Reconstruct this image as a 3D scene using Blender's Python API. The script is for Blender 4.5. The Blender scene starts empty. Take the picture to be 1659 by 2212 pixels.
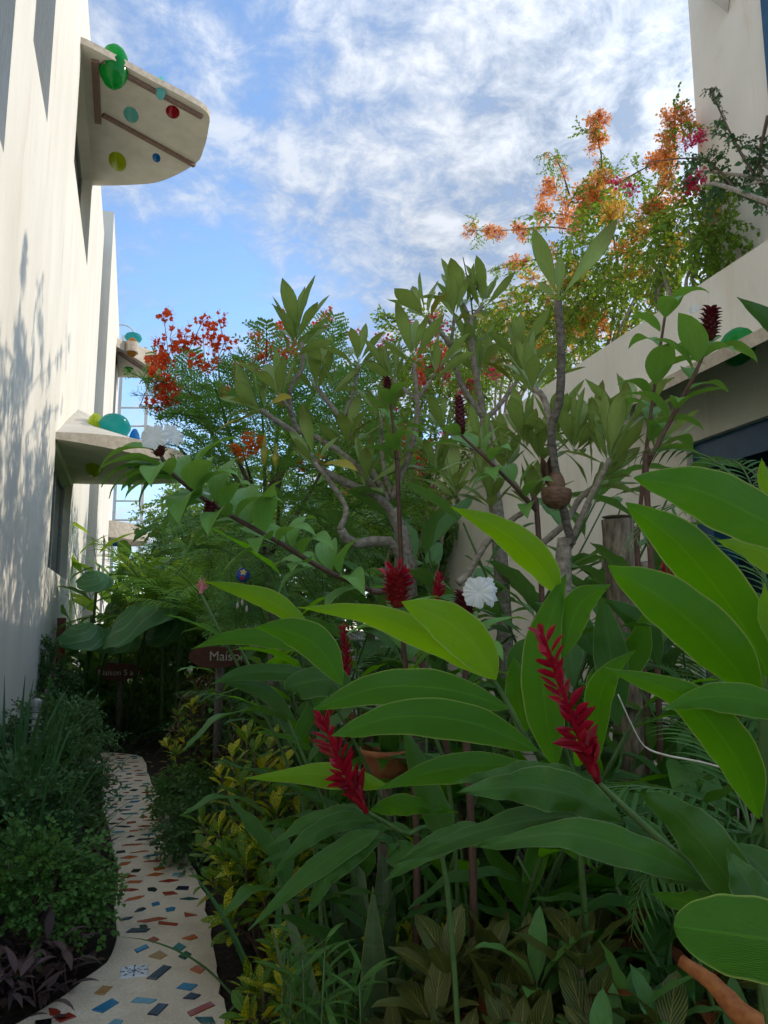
import bpy, math, random
from mathutils import Vector, Matrix, noise as mnoise
from mathutils.geometry import delaunay_2d_cdt
random.seed(7)
SC = bpy.context.scene
COL = SC.collection
PI = math.pi
rad = math.radians

# ------------------------------------------------------------------ camera
YAW, PITCH, EYE = rad(14.8), rad(8.5), 1.6
cam_d = bpy.data.cameras.new('camera')
cam = bpy.data.objects.new('camera', cam_d)
COL.objects.link(cam)
cam_d.sensor_fit = 'HORIZONTAL'
cam_d.sensor_width = 36.0
cam_d.lens = 36.0
cam_d.clip_start = 0.05
cam_d.clip_end = 2000
cam.location = (0, 0, EYE)
cam.rotation_euler = (PI / 2 + PITCH, 0, -YAW)
SC.camera = cam

# ------------------------------------------------------------------ sky, sun, exposure
CLOUD_AT = (-5.6, -2.3, 0.0)
SUN_AZ, SUN_EL = rad(80), rad(26)          # azimuth from +Y towards +X
world = bpy.data.worlds.new('World')
SC.world = world
world.use_nodes = True
wt = world.node_tree
wt.nodes.clear()


def nn(t, typ, **kw):
    n = t.nodes.new(typ)
    for k, v in kw.items():
        setattr(n, k, v)
    return n


def mathn(t, op, a, b=None, c=None, clamp=False):
    n = t.nodes.new('ShaderNodeMath')
    n.operation = op
    n.use_clamp = clamp
    for i, v in enumerate((a, b, c)):
        if v is None:
            continue
        if isinstance(v, (int, float)):
            n.inputs[i].default_value = v
        else:
            t.links.new(v, n.inputs[i])
    return n.outputs[0]


def mixc(t, fac, a, b):
    n = t.nodes.new('ShaderNodeMix')
    n.data_type = 'RGBA'
    for sock, v in ((n.inputs[0], fac), (n.inputs[6], a), (n.inputs[7], b)):
        if isinstance(v, (int, float)):
            sock.default_value = v
        elif isinstance(v, tuple):
            sock.default_value = v if len(v) == 4 else (*v, 1)
        else:
            t.links.new(v, sock)
    return n.outputs[2]


def ramp(t, fac, stops, interp='LINEAR'):
    n = t.nodes.new('ShaderNodeValToRGB')
    n.color_ramp.interpolation = interp
    el = n.color_ramp.elements
    while len(el) < len(stops):
        el.new(0.5)
    for e, (p, c) in zip(el, stops):
        e.position = p
        e.color = (c, c, c, 1) if isinstance(c, (int, float)) else (*c, 1)
    t.links.new(fac, n.inputs[0])
    return n.outputs[0]


def noisen(t, vec, scale, detail=4, rough=.55, dist=0.0):
    n = t.nodes.new('ShaderNodeTexNoise')
    n.inputs['Scale'].default_value = scale
    n.inputs['Detail'].default_value = detail
    n.inputs['Roughness'].default_value = rough
    n.inputs['Distortion'].default_value = dist
    if vec is not None:
        t.links.new(vec, n.inputs['Vector'])
    return n.outputs[0]


def mapn(t, vec, loc=(0, 0, 0), sc=(1, 1, 1), rot=(0, 0, 0)):
    n = t.nodes.new('ShaderNodeMapping')
    n.inputs['Location'].default_value = loc
    n.inputs['Scale'].default_value = sc
    n.inputs['Rotation'].default_value = rot
    t.links.new(vec, n.inputs['Vector'])
    return n.outputs[0]


def build_sky():
    t = wt
    out = nn(t, 'ShaderNodeOutputWorld')
    bg = nn(t, 'ShaderNodeBackground')
    bg.inputs[1].default_value = 0.125
    sky = nn(t, 'ShaderNodeTexSky', sky_type='NISHITA')
    sky.sun_disc = False
    sky.sun_elevation = SUN_EL
    sky.sun_rotation = SUN_AZ
    sky.air_density = 1.0
    sky.dust_density = 0.1
    sky.ozone_density = 3.5
    tc = nn(t, 'ShaderNodeTexCoord')
    sep = nn(t, 'ShaderNodeSeparateXYZ')
    t.links.new(tc.outputs['Generated'], sep.inputs[0])
    z = mathn(t, 'MAXIMUM', sep.outputs[2], 0.0)
    zz = mathn(t, 'ADD', z, 0.25)
    cmb = nn(t, 'ShaderNodeCombineXYZ')
    t.links.new(mathn(t, 'DIVIDE', sep.outputs[0], zz), cmb.inputs[0])
    t.links.new(mathn(t, 'DIVIDE', sep.outputs[1], zz), cmb.inputs[1])
    v = mapn(t, cmb.outputs[0], loc=CLOUD_AT, sc=(1.0, 1.0, 1))
    big = noisen(t, v, 0.95, 2, .45, .2)
    mid = noisen(t, v, 3.6, 5, .58, .6)
    fine = noisen(t, v, 13.0, 6, .66, .3)
    d = mathn(t, 'ADD', mathn(t, 'MULTIPLY', big, 1.25), mathn(t, 'MULTIPLY', mid, 0.45))
    d = mathn(t, 'ADD', d, mathn(t, 'MULTIPLY', fine, 0.52))
    dens = ramp(t, mathn(t, 'SUBTRACT', d, 0.60), [(0.31, 0.0), (0.42, .30), (0.53, .72), (0.67, 1.0)])
    # thick lumps are grey below, thin edges white
    lump = ramp(t, mathn(t, 'ADD', mathn(t, 'MULTIPLY', mid, .42), mathn(t, 'MULTIPLY', fine, .58)), [(0.42, 0.0), (0.60, 1.0)])
    ccol = mixc(t, lump, (.86, 1.06, 1.38), (2.2, 2.3, 2.45))
    # thin cloud scatters forward: brightened towards the sun, also to fill the shade
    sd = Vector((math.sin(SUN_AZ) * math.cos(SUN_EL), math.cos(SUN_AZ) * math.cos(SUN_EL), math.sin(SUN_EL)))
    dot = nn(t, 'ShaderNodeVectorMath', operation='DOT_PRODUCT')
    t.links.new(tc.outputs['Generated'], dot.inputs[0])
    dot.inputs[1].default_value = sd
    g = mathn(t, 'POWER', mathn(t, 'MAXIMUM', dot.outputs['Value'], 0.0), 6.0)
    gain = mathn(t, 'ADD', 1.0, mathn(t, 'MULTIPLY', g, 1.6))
    # overcast-like zenith gain, added to put more light into the shaded garden
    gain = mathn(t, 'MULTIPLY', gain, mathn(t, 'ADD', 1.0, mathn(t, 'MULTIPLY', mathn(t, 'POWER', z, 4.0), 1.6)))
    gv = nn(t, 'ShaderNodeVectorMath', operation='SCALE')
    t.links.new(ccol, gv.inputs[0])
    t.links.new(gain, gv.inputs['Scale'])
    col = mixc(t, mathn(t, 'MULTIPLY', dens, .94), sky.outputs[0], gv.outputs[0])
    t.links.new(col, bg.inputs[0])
    t.links.new(bg.outputs[0], out.inputs[0])


build_sky()
sun_dir = Vector((math.sin(SUN_AZ) * math.cos(SUN_EL), math.cos(SUN_AZ) * math.cos(SUN_EL), math.sin(SUN_EL)))
sun_d = bpy.data.lights.new('sun', 'SUN')
sun_d.energy = 1.05
sun_d.angle = rad(0.55)
sun_d.color = (1.0, 0.90, 0.74)
sun = bpy.data.objects.new('sun', sun_d)
COL.objects.link(sun)
sun.location = sun_dir * 60
sun.rotation_euler = sun_dir.to_track_quat('Z', 'Y').to_euler()

SC.view_settings.view_transform = 'Standard'
SC.view_settings.look = 'None'
SC.view_settings.gamma = 1.0
SC.view_settings.use_curve_mapping = False
SC.view_settings.exposure = 1.44
SC.render.engine = 'CYCLES'
SC.cycles.use_denoising = True
SC.cycles.max_bounces = 8
SC.cycles.diffuse_bounces = 4
SC.cycles.transmission_bounces = 6
SC.cycles.transparent_max_bounces = 8
SC.cycles.sample_clamp_indirect = 6.0

# ------------------------------------------------------------------ pixel <-> place (1659 x 2212 measuring grid)
CF = Vector((math.sin(YAW) * math.cos(PITCH), math.cos(YAW) * math.cos(PITCH), math.sin(PITCH)))
CR = Vector((math.cos(YAW), -math.sin(YAW), 0))
CU = CR.cross(CF)
CP = Vector((0, 0, EYE))


def ray(x, y):
    return CF + CR * ((x - 829.5) / 1659) + CU * ((1106 - y) / 1659)


def U(x, y, d):
    return CP + ray(x, y) * d


def G(x, y, z=0.0):
    r = ray(x, y)
    return CP + r * ((z - EYE) / r.z)


def PX(x, y, X):
    r = ray(x, y)
    return CP + r * (X / r.x)


# ------------------------------------------------------------------ mesh helpers
class MB:
    def __init__(s):
        s.v, s.f, s.uv, s.mi = [], [], [], []

    def face(s, idx, uv=None, mi=0):
        s.f.append(tuple(idx))
        s.uv.extend(uv if uv else [(0.5, 0.5)] * len(idx))
        s.mi.append(mi)

    def quad(s, a, b, c, d, uv=None, mi=0):
        n = len(s.v)
        s.v += [a, b, c, d]
        s.face((n, n + 1, n + 2, n + 3), uv, mi)

    def poly(s, pts, mi=0):
        n = len(s.v)
        s.v += pts
        s.face(range(n, n + len(pts)), None, mi)

    def box(s, lo, hi, mi=0, M=None):
        x0, y0, z0 = lo
        x1, y1, z1 = hi
        p = [Vector(q) for q in ((x0, y0, z0), (x1, y0, z0), (x1, y1, z0), (x0, y1, z0),
                                 (x0, y0, z1), (x1, y0, z1), (x1, y1, z1), (x0, y1, z1))]
        if M is not None:
            p = [M @ q for q in p]
        n = len(s.v)
        s.v += p
        for q in ((0, 3, 2, 1), (4, 5, 6, 7), (0, 1, 5, 4), (1, 2, 6, 5), (2, 3, 7, 6), (3, 0, 4, 7)):
            s.face([n + i for i in q], None, mi)

    def tube(s, pts, rr, sides=7, mi=0, cap=True, rough=0.0):
        pts = [Vector(p) for p in pts]
        if isinstance(rr, (int, float)):
            rr = [rr] * len(pts)
        elif len(rr) != len(pts):
            rr = [rr[0] + (rr[-1] - rr[0]) * i / (len(pts) - 1) for i in range(len(pts))]
        n0 = len(s.v)
        nrm = None
        acc = 0
        for i, p in enumerate(pts):
            a = pts[max(i - 1, 0)]
            b = pts[min(i + 1, len(pts) - 1)]
            T = (b - a).normalized()
            if nrm is None:
                nrm = T.orthogonal().normalized()
            nrm = (nrm - T * nrm.dot(T)).normalized()
            bi = T.cross(nrm)
            for k in range(sides):
                an = 2 * PI * k / sides
                r = rr[i] * (1 + (random.uniform(-rough, rough) if rough else 0))
                s.v.append(p + nrm * (math.cos(an) * r) + bi * (math.sin(an) * r))
        L = [0]
        for i in range(1, len(pts)):
            L.append(L[-1] + (pts[i] - pts[i - 1]).length)
        for i in range(len(pts) - 1):
            for k in range(sides):
                k2 = (k + 1) % sides
                a, b = n0 + i * sides + k, n0 + i * sides + k2
                c, d = n0 + (i + 1) * sides + k2, n0 + (i + 1) * sides + k
                u0, u1 = k / sides, (k + 1) / sides
                s.face((a, b, c, d), [(u0, L[i]), (u1, L[i]), (u1, L[i + 1]), (u0, L[i + 1])], mi)
        if cap:
            s.face([n0 + k for k in range(sides)][::-1], None, mi)
            m = n0 + (len(pts) - 1) * sides
            s.face([m + k for k in range(sides)], None, mi)

    def lathe(s, prof, sides=24, mi=0, M=None, wob=0.0):
        n0 = len(s.v)
        for (r, z) in prof:
            for k in range(sides):
                a = 2 * PI * k / sides
                q = 1 + (wob * math.sin(3 * a + z * 40) if wob else 0)
                p = Vector((r * q * math.cos(a), r * q * math.sin(a), z))
                s.v.append(M @ p if M is not None else p)
        for i in range(len(prof) - 1):
            for k in range(sides):
                k2 = (k + 1) % sides
                s.face((n0 + i * sides + k, n0 + i * sides + k2, n0 + (i + 1) * sides + k2, n0 + (i + 1) * sides + k),
                       [(k / sides, i / len(prof))] * 4, mi)

    def mesh(s, name, mats, smooth=True):
        me = bpy.data.meshes.new(name)
        me.from_pydata([tuple(p) for p in s.v], [], s.f)
        uvl = me.uv_layers.new(name='UVMap')
        flat = [c for q in s.uv for c in q]
        uvl.data.foreach_set('uv', flat)
        for m in (mats if isinstance(mats, (list, tuple)) else [mats]):
            me.materials.append(m)
        if any(s.mi):
            me.polygons.foreach_set('material_index', s.mi)
        me.polygons.foreach_set('use_smooth', [smooth] * len(s.f))
        me.update()
        return me


def empty(name, loc, label, cat, group=None):
    o = bpy.data.objects.new(name, None)
    o.empty_display_size = 0.1
    COL.objects.link(o)
    o.location = loc
    o['label'] = label
    o['category'] = cat
    if group:
        o['group'] = group
    return o


def tag(o, label, cat, group=None):
    o['label'] = label
    o['category'] = cat
    if group:
        o['group'] = group
    return o


def abs_loc(o):
    p = Vector(o.location)
    while o.parent:
        o = o.parent
        p = p + Vector(o.location)
    return p


def link(name, me, parent=None, M=None):
    """object with world matrix M; parents carry only translations"""
    o = bpy.data.objects.new(name, me)
    COL.objects.link(o)
    if M is None:
        M = Matrix.Identity(4)
    if parent is not None:
        o.parent = parent
        M = Matrix.Translation(-abs_loc(parent)) @ M
    o.matrix_basis = M
    return o


def build(mb, name, mats, parent=None, smooth=True, M=None):
    return link(name, mb.mesh(name, mats, smooth), parent, M)


def frame(pos, d, up, L=1.0, W=None, T=None):
    Y = Vector(d).normalized()
    Z = Vector(up) - Y * Vector(up).dot(Y)
    if Z.length < 1e-4:
        Z = Y.orthogonal()
    Z.normalize()
    X = Y.cross(Z)
    W = L if W is None else W
    T = W if T is None else T
    return Matrix(((X.x * W, Y.x * L, Z.x * T, pos[0]), (X.y * W, Y.y * L, Z.y * T, pos[1]),
                   (X.z * W, Y.z * L, Z.z * T, pos[2]), (0, 0, 0, 1)))


def spline(pts, n):
    """Catmull-Rom through pts, n samples"""
    P = [Vector(p) for p in pts]
    if len(P) == 2:
        return [P[0].lerp(P[1], i / (n - 1)) for i in range(n)]
    Q = [P[0] * 2 - P[1]] + P + [P[-1] * 2 - P[-2]]
    out = []
    m = len(P) - 1
    for i in range(n):
        x = i / (n - 1) * m
        k = min(int(x), m - 1)
        t = x - k
        a, b, c, d = Q[k:k + 4]
        out.append(0.5 * ((2 * b) + (c - a) * t + (2 * a - 5 * b + 4 * c - d) * t * t + (3 * b - a - 3 * c + d) * t ** 3))
    return out


U3 = lambda a, b: random.uniform(a, b)


def rdir(zmin=-1, zmax=1):
    z = U3(zmin, zmax)
    a = U3(0, 2 * PI)
    r = math.sqrt(max(0, 1 - z * z))
    return Vector((r * math.cos(a), r * math.sin(a), z))


# ------------------------------------------------------------------ materials
def newmat(name):
    m = bpy.data.materials.new(name)
    m.use_nodes = True
    t = m.node_tree
    t.nodes.clear()
    out = nn(t, 'ShaderNodeOutputMaterial')
    return m, t, out


def bsdf(t, col, rough=.6, spec=.4, **kw):
    b = nn(t, 'ShaderNodeBsdfPrincipled')
    for k, v in (('Base Color', col), ('Roughness', rough), ('Specular IOR Level', spec)):
        if isinstance(v, tuple):
            b.inputs[k].default_value = (*v, 1)
        elif isinstance(v, (int, float)):
            b.inputs[k].default_value = v
        else:
            t.links.new(v, b.inputs[k])
    for k, v in kw.items():
        b.inputs[k].default_value = v
    return b


def bump(t, b, h, strength=.3, dist=.01):
    n = nn(t, 'ShaderNodeBump')
    n.inputs['Strength'].default_value = strength
    n.inputs['Distance'].default_value = dist
    t.links.new(h, n.inputs['Height'])
    t.links.new(n.outputs[0], b.inputs['Normal'])


def leafmat(name, dark, light, trans, tfac=.35, rough=.38, vein=None, vfreq=14, vslant=.9, vamt=.5,
            margin=None, spots=None, spotscale=9, spotlo=.5, spothi=.58, tipcol=None):
    """dark/light: range of leaf colours; trans: colour of light passing through"""
    m, t, out = newmat(name)
    if name.startswith(('croton_leaf', 'bronze')):
        kf = 1.2
    else:
        kf = 1.0 if name.startswith('ginger') else 1.75
    dark, light = tuple(c * kf for c in dark), tuple(c * kf for c in light)
    if vein and kf > 1.5:
        vein = tuple(min(.8, c * 1.9) for c in vein)
    oi = nn(t, 'ShaderNodeObjectInfo')
    geo = nn(t, 'ShaderNodeNewGeometry')
    rnd = mathn(t, 'FRACT', mathn(t, 'ADD', oi.outputs['Random'], geo.outputs['Random Per Island']))
    uv = nn(t, 'ShaderNodeUVMap')
    sp = nn(t, 'ShaderNodeSeparateXYZ')
    t.links.new(uv.outputs[0], sp.inputs[0])
    u, v = sp.outputs[0], sp.outputs[1]
    tc = nn(t, 'ShaderNodeTexCoord')
    ax = mathn(t, 'ABSOLUTE', mathn(t, 'SUBTRACT', u, .5))
    blot = noisen(t, tc.outputs['Object'], 6, 3)
    f = mathn(t, 'ADD', mathn(t, 'MULTIPLY', rnd, .75), mathn(t, 'MULTIPLY', mathn(t, 'SUBTRACT', blot, .5), .9), clamp=True)
    col = mixc(t, f, dark, light)
    tcol = mixc(t, mathn(t, 'MULTIPLY', f, .7), tuple(c * .75 for c in trans), trans)
    # fine streaks that follow the side veins
    cs = nn(t, 'ShaderNodeCombineXYZ')
    t.links.new(mathn(t, 'MULTIPLY', mathn(t, 'SUBTRACT', v, mathn(t, 'MULTIPLY', ax, vslant)), vfreq * 1.6), cs.inputs[0])
    t.links.new(mathn(t, 'MULTIPLY', u, 2.0), cs.inputs[1])
    t.links.new(mathn(t, 'MULTIPLY', rnd, 40.0), cs.inputs[2])
    stk = noisen(t, cs.outputs[0], 1.0, 3, .6)
    sk = ramp(t, stk, [(.3, .0), (.7, 1.0)])
    col = mixc(t, mathn(t, 'MULTIPLY', sk, .45), col, tuple(c * 1.7 for c in light))
    tcol = mixc(t, mathn(t, 'MULTIPLY', sk, .45), tcol, tuple(c * .42 for c in trans))
    # age: brown specks on some leaves
    ag = noisen(t, mapn(t, cs.outputs[0], sc=(.35, 3.0, 1)), 1.7, 4, .65)
    agm = ramp(t, mathn(t, 'ADD', ag, mathn(t, 'MULTIPLY', rnd, .10)), [(.76, 0.0), (.80, .8)])
    col = mixc(t, agm, col, (.13, .085, .03))
    tcol = mixc(t, agm, tcol, (.16, .10, .03))
    if tipcol:
        tf = ramp(t, mathn(t, 'MULTIPLY', v, mathn(t, 'ADD', rnd, .3)), [(.72, 0.0), (1.0, 1.0)])
        col = mixc(t, tf, col, tipcol)
    sh = None
    if spots:
        comb = nn(t, 'ShaderNodeVectorMath', operation='ADD')
        cxyz = nn(t, 'ShaderNodeCombineXYZ')
        t.links.new(mathn(t, 'MULTIPLY', rnd, 37.0), cxyz.inputs[0])
        t.links.new(uv.outputs[0], comb.inputs[0])
        t.links.new(cxyz.outputs[0], comb.inputs[1])
        sn = noisen(t, mapn(t, comb.outputs[0], sc=(1.0, 2.2, 1)), spotscale, 3, .6)
        amt = mathn(t, 'ADD', sn, mathn(t, 'MULTIPLY', mathn(t, 'SUBTRACT', rnd, .5), .22))
        sm = ramp(t, amt, [(spotlo, 0.0), (spothi, 1.0)])
        col = mixc(t, sm, col, spots)
        tcol = mixc(t, sm, tcol, spots)
    saw = mathn(t, 'SINE', mathn(t, 'MULTIPLY', mathn(t, 'SUBTRACT', v, mathn(t, 'MULTIPLY', ax, vslant)), vfreq * 2 * PI))
    if vein:
        lat = ramp(t, saw, [(.80, 0.0), (.97, 1.0)])
        rib = ramp(t, ax, [(0.012, 1.0), (0.03, 0.0)])
        vf = mathn(t, 'MAXIMUM', mathn(t, 'MULTIPLY', lat, vamt), rib)
        col = mixc(t, mathn(t, 'MULTIPLY', vf, .75), col, vein)
    if margin:
        col = mixc(t, ramp(t, ax, [(0.468, 0.0), (0.49, 1.0)]), col, margin)
        tcol = mixc(t, ramp(t, ax, [(0.455, 0.0), (0.48, 1.0)]), tcol, margin)
    b = bsdf(t, col, rough, .22 if rough > .45 else .38)
    bump(t, b, mathn(t, 'ADD', mathn(t, 'MULTIPLY', saw, .5), mathn(t, 'MULTIPLY', stk, 1.5)), .4, .004)
    tr = nn(t, 'ShaderNodeBsdfTranslucent')
    t.links.new(tcol, tr.inputs[0])
    mx = nn(t, 'ShaderNodeMixShader')
    mx.inputs[0].default_value = tfac
    t.links.new(b.outputs[0], mx.inputs[1])
    t.links.new(tr.outputs[0], mx.inputs[2])
    t.links.new(mx.outputs[0], out.inputs[0])
    return m


def plainmat(name, c1, c2, rough=.7, scale=8, bumpst=.3, detail=6, stretch=(1, 1, 1), spec=.3, coord='Object', bd=.01, metal=0):
    m, t, out = newmat(name)
    tc = nn(t, 'ShaderNodeTexCoord')
    v = mapn(t, tc.outputs[coord], sc=stretch)
    n = noisen(t, v, scale, detail, .6)
    col = mixc(t, ramp(t, n, [(.32, 0.0), (.68, 1.0)]), c1, c2)
    b = bsdf(t, col, rough, spec, Metallic=metal)
    if bumpst:
        bump(t, b, n, bumpst, bd)
    t.links.new(b.outputs[0], out.inputs[0])
    return m


M = {}
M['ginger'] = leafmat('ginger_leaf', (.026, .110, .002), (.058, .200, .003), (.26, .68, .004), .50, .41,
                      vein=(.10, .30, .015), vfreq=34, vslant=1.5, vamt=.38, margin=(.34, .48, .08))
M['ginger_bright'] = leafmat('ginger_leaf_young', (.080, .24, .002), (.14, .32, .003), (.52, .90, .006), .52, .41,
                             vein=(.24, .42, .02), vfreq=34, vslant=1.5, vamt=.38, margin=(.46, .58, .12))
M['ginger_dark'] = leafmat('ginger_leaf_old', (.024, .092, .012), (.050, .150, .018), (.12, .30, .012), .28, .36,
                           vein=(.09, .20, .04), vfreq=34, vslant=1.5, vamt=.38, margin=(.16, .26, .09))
M['frangi'] = leafmat('frangipani_leaf', (.110, .168, .042), (.190, .262, .072), (.44, .56, .09), .36, .38,
                      vein=(.17, .25, .08), vfreq=16, vslant=.7, vamt=.4, margin=(.13, .2, .06), tipcol=(.16, .17, .04))
M['costus'] = leafmat('costus_leaf', (.055, .150, .026), (.105, .235, .040), (.32, .56, .05), .36, .40,
                      vein=(.13, .22, .085), vfreq=2, vslant=9, vamt=.8)
M['heliconia'] = leafmat('broad_leaf', (.034, .105, .028), (.080, .185, .045), (.26, .48, .06), .33, .42,
                         vein=(.10, .19, .05), vfreq=26, vslant=.6, vamt=.3)
M['croton'] = leafmat('croton_leaf', (.028, .105, .010), (.075, .185, .014), (.24, .46, .02), .28, .27,
                      vein=(.36, .36, .03), vfreq=9, vslant=.8, vamt=.25, spots=(.82, .64, .014), spotscale=8, spotlo=.585, spothi=.62)
M['croton_yellow'] = leafmat('croton_leaf_yellow', (.30, .34, .014), (.62, .52, .014), (.8, .7, .03), .3, .27,
                             vein=(.5, .42, .03), vfreq=9, vslant=.8, vamt=.4, spots=(.10, .20, .012), spotscale=9, spotlo=.58, spothi=.63)
M['croton_vein'] = leafmat('croton_leaf_veined', (.022, .060, .014), (.075, .080, .016), (.16, .22, .03), .22, .3,
                           vein=(.36, .33, .07), vfreq=10, vslant=.9, vamt=.9)
M['croton_red'] = leafmat('croton_leaf_red', (.070, .035, .014), (.20, .05, .016), (.30, .12, .03), .2, .3,
                          vein=(.42, .16, .04), vfreq=10, vslant=.9, vamt=.7)
M['bronze'] = leafmat('bronze_leaf', (.020, .016, .010), (.11, .070, .018), (.16, .10, .02), .2, .3,
                      vein=(.25, .15, .04), vfreq=6, vamt=.3)
M['small_dark'] = leafmat('small_leaf_dark', (.022, .070, .020), (.060, .13, .038), (.16, .30, .05), .26, .28)
M['small_bright'] = leafmat('small_leaf_bright', (.034, .10, .022), (.07, .16, .028), (.2, .38, .05), .3, .32)
M['fern'] = leafmat('feather_leaf', (.050, .130, .030), (.120, .25, .060), (.34, .56, .07), .36, .45)
M['bougleaf'] = leafmat('bougainvillea_leaf', (.040, .11, .016), (.11, .20, .020), (.42, .60, .04), .45, .42)
M['boughleaf_dark'] = leafmat('bougainvillea_leaf_dark', (.022, .065, .024), (.045, .105, .035), (.12, .24, .05), .28, .4)
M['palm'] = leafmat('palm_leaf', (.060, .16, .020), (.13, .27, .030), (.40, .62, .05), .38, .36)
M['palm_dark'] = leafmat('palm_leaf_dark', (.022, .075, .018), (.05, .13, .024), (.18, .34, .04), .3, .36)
M['ear'] = leafmat('elephant_ear_leaf', (.026, .085, .030), (.050, .13, .040), (.16, .34, .06), .3, .35,
                   vein=(.12, .22, .09), vfreq=6, vslant=1.2, vamt=.8)
M['lime'] = leafmat('lime_leaf', (.14, .28, .02), (.26, .40, .03), (.6, .8, .06), .45, .4, vein=(.3, .4, .05), vfreq=20, vamt=.2)
M['strap'] = leafmat('strap_leaf', (.018, .065, .022), (.045, .12, .035), (.12, .26, .05), .22, .3)
M['sansev'] = leafmat('snake_plant_leaf', (.040, .070, .030), (.06, .10, .04), (.1, .16, .05), .1, .35,
                      margin=(.42, .36, .10), vein=(.09, .12, .06), vfreq=12, vslant=.0, vamt=.5)
M['purple'] = leafmat('purple_leaf', (.030, .022, .024), (.075, .045, .040), (.10, .06, .05), .18, .38)
M['yellowing'] = leafmat('yellowing_leaf', (.16, .17, .02), (.30, .25, .03), (.4, .36, .05), .35, .4)
M['bg'] = leafmat('background_leaf', (.045, .11, .024), (.11, .21, .04), (.32, .5, .05), .36, .45)
M['stem_green'] = plainmat('green_stem', (.05, .11, .03), (.09, .16, .04), .45, 20, .1)
M['stem_brown'] = plainmat('brown_cane', (.085, .045, .035), (.14, .075, .05), .5, 30, .15)
M['bark'] = plainmat('grey_bark', (.17, .14, .105), (.42, .37, .30), .8, 34, .6, stretch=(1, 1, 1.3), bd=.005)
M['bark_dark'] = plainmat('dark_bark', (.07, .06, .05), (.24, .21, .17), .8, 38, .7, stretch=(1, 1, 1.8), bd=.005)
M['twig'] = plainmat('brown_twig', (.09, .06, .04), (.16, .11, .075), .8, 40, .3)
M['stump'] = plainmat('weathered_stump', (.09, .07, .05), (.36, .30, .22), .9, 22, 1.0, stretch=(1.6, 1.6, .5), bd=.015)
M['soil'] = plainmat('dark_soil', (.018, .013, .009), (.055, .040, .028), .95, 24, 1.0, bd=.03)
M['terracotta'] = plainmat('terracotta', (.30, .10, .035), (.42, .16, .06), .7, 18, .2)
M['signwood'] = plainmat('sign_wood', (.085, .030, .020), (.15, .055, .032), .6, 14, .3, stretch=(1, 6, 6))
M['coco'] = plainmat('coconut_shell', (.11, .058, .034), (.26, .15, .09), .5, 30, .4, stretch=(1, 1, 3))
M['white_paint'] = plainmat('white_paint', (.66, .65, .62), (.78, .77, .74), .5, 12, .05)
M['beam'] = plainmat('weathered_beam', (.17, .105, .085), (.27, .18, .145), .8, 30, .4)
M['blueframe'] = plainmat('blue_frame', (.012, .065, .14), (.018, .085, .17), .4, 9, .05)
M['steel'] = plainmat('grey_metal', (.20, .21, .20), (.34, .35, .33), .45, 20, .1, metal=.4)
M['redwood'] = plainmat('red_paint', (.22, .025, .018), (.30, .045, .03), .5, 14, .1)
M['paletwig'] = plainmat('pale_dry_twig', (.50, .45, .36), (.68, .63, .54), .8, 30, .2)
M['letter'] = plainmat('cream_lettering', (.50, .45, .37), (.62, .57, .49), .8, 20, 0)
M['orange_stem'] = plainmat('orange_sheath', (.26, .07, .02), (.42, .16, .04), .6, 40, .3)
M['dry'] = plainmat('dry_leaf', (.16, .10, .05), (.28, .20, .10), .8, 14, .3)


def flowermat(name, c1, c2, trans, tfac=.35, rough=.4, edge=None):
    m, t, out = newmat(name)
    oi = nn(t, 'ShaderNodeObjectInfo')
    geo = nn(t, 'ShaderNodeNewGeometry')
    rnd = mathn(t, 'FRACT', mathn(t, 'ADD', oi.outputs['Random'], geo.outputs['Random Per Island']))
    col = mixc(t, rnd, c1, c2)
    if edge:
        uv = nn(t, 'ShaderNodeUVMap')
        sp = nn(t, 'ShaderNodeSeparateXYZ')
        t.links.new(uv.outputs[0], sp.inputs[0])
        col = mixc(t, ramp(t, sp.outputs[1], [(.55, 0.0), (1.0, 1.0)]), col, edge)
    b = bsdf(t, col, rough, .4)
    tr = nn(t, 'ShaderNodeBsdfTranslucent')
    tr.inputs[0].default_value = (*trans, 1)
    mx = nn(t, 'ShaderNodeMixShader')
    mx.inputs[0].default_value = tfac
    t.links.new(b.outputs[0], mx.inputs[1])
    t.links.new(tr.outputs[0], mx.inputs[2])
    t.links.new(mx.outputs[0], out.inputs[0])
    return m


M['fl_red'] = flowermat('ginger_bract', (.27, .005, .020), (.44, .012, .036), (.6, .02, .06), .28, .28)
M['fl_pink'] = flowermat('pink_bract', (.62, .20, .22), (.72, .30, .28), (.8, .3, .3), .3)
M['fl_cone'] = flowermat('costus_bract', (.075, .008, .014), (.135, .018, .022), (.25, .03, .04), .15, .4)
M['fl_cone_red'] = flowermat('costus_bract_red', (.28, .015, .020), (.42, .035, .04), (.5, .05, .05), .2, .4)
M['fl_white'] = flowermat('white_petal', (.84, .84, .82), (.88, .88, .86), (.92, .92, .88), .4, .5)
M['fl_yellow'] = flowermat('yellow_throat', (.75, .6, .2), (.8, .65, .25), (.9, .7, .2), .3)
M['fl_peacock'] = flowermat('peacock_petal', (.80, .075, .035), (.88, .15, .05), (1.0, .22, .06), .5, .5, edge=(.90, .36, .06))
M['fl_orange2'] = flowermat('peacock_petal_orange', (.80, .17, .015), (.86, .26, .02), (.95, .3, .03), .4, .5)
M['fl_boug'] = flowermat('bougainvillea_orange', (.64, .21, .05), (.76, .33, .09), (1.0, .46, .14), .5, .55)
M['fl_boug_y'] = flowermat('bougainvillea_gold', (.72, .36, .05), (.78, .46, .08), (.95, .6, .12), .45, .55)
M['fl_magenta'] = flowermat('bougainvillea_pink', (.60, .02, .10), (.72, .05, .16), (.9, .06, .2), .4, .5)


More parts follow.
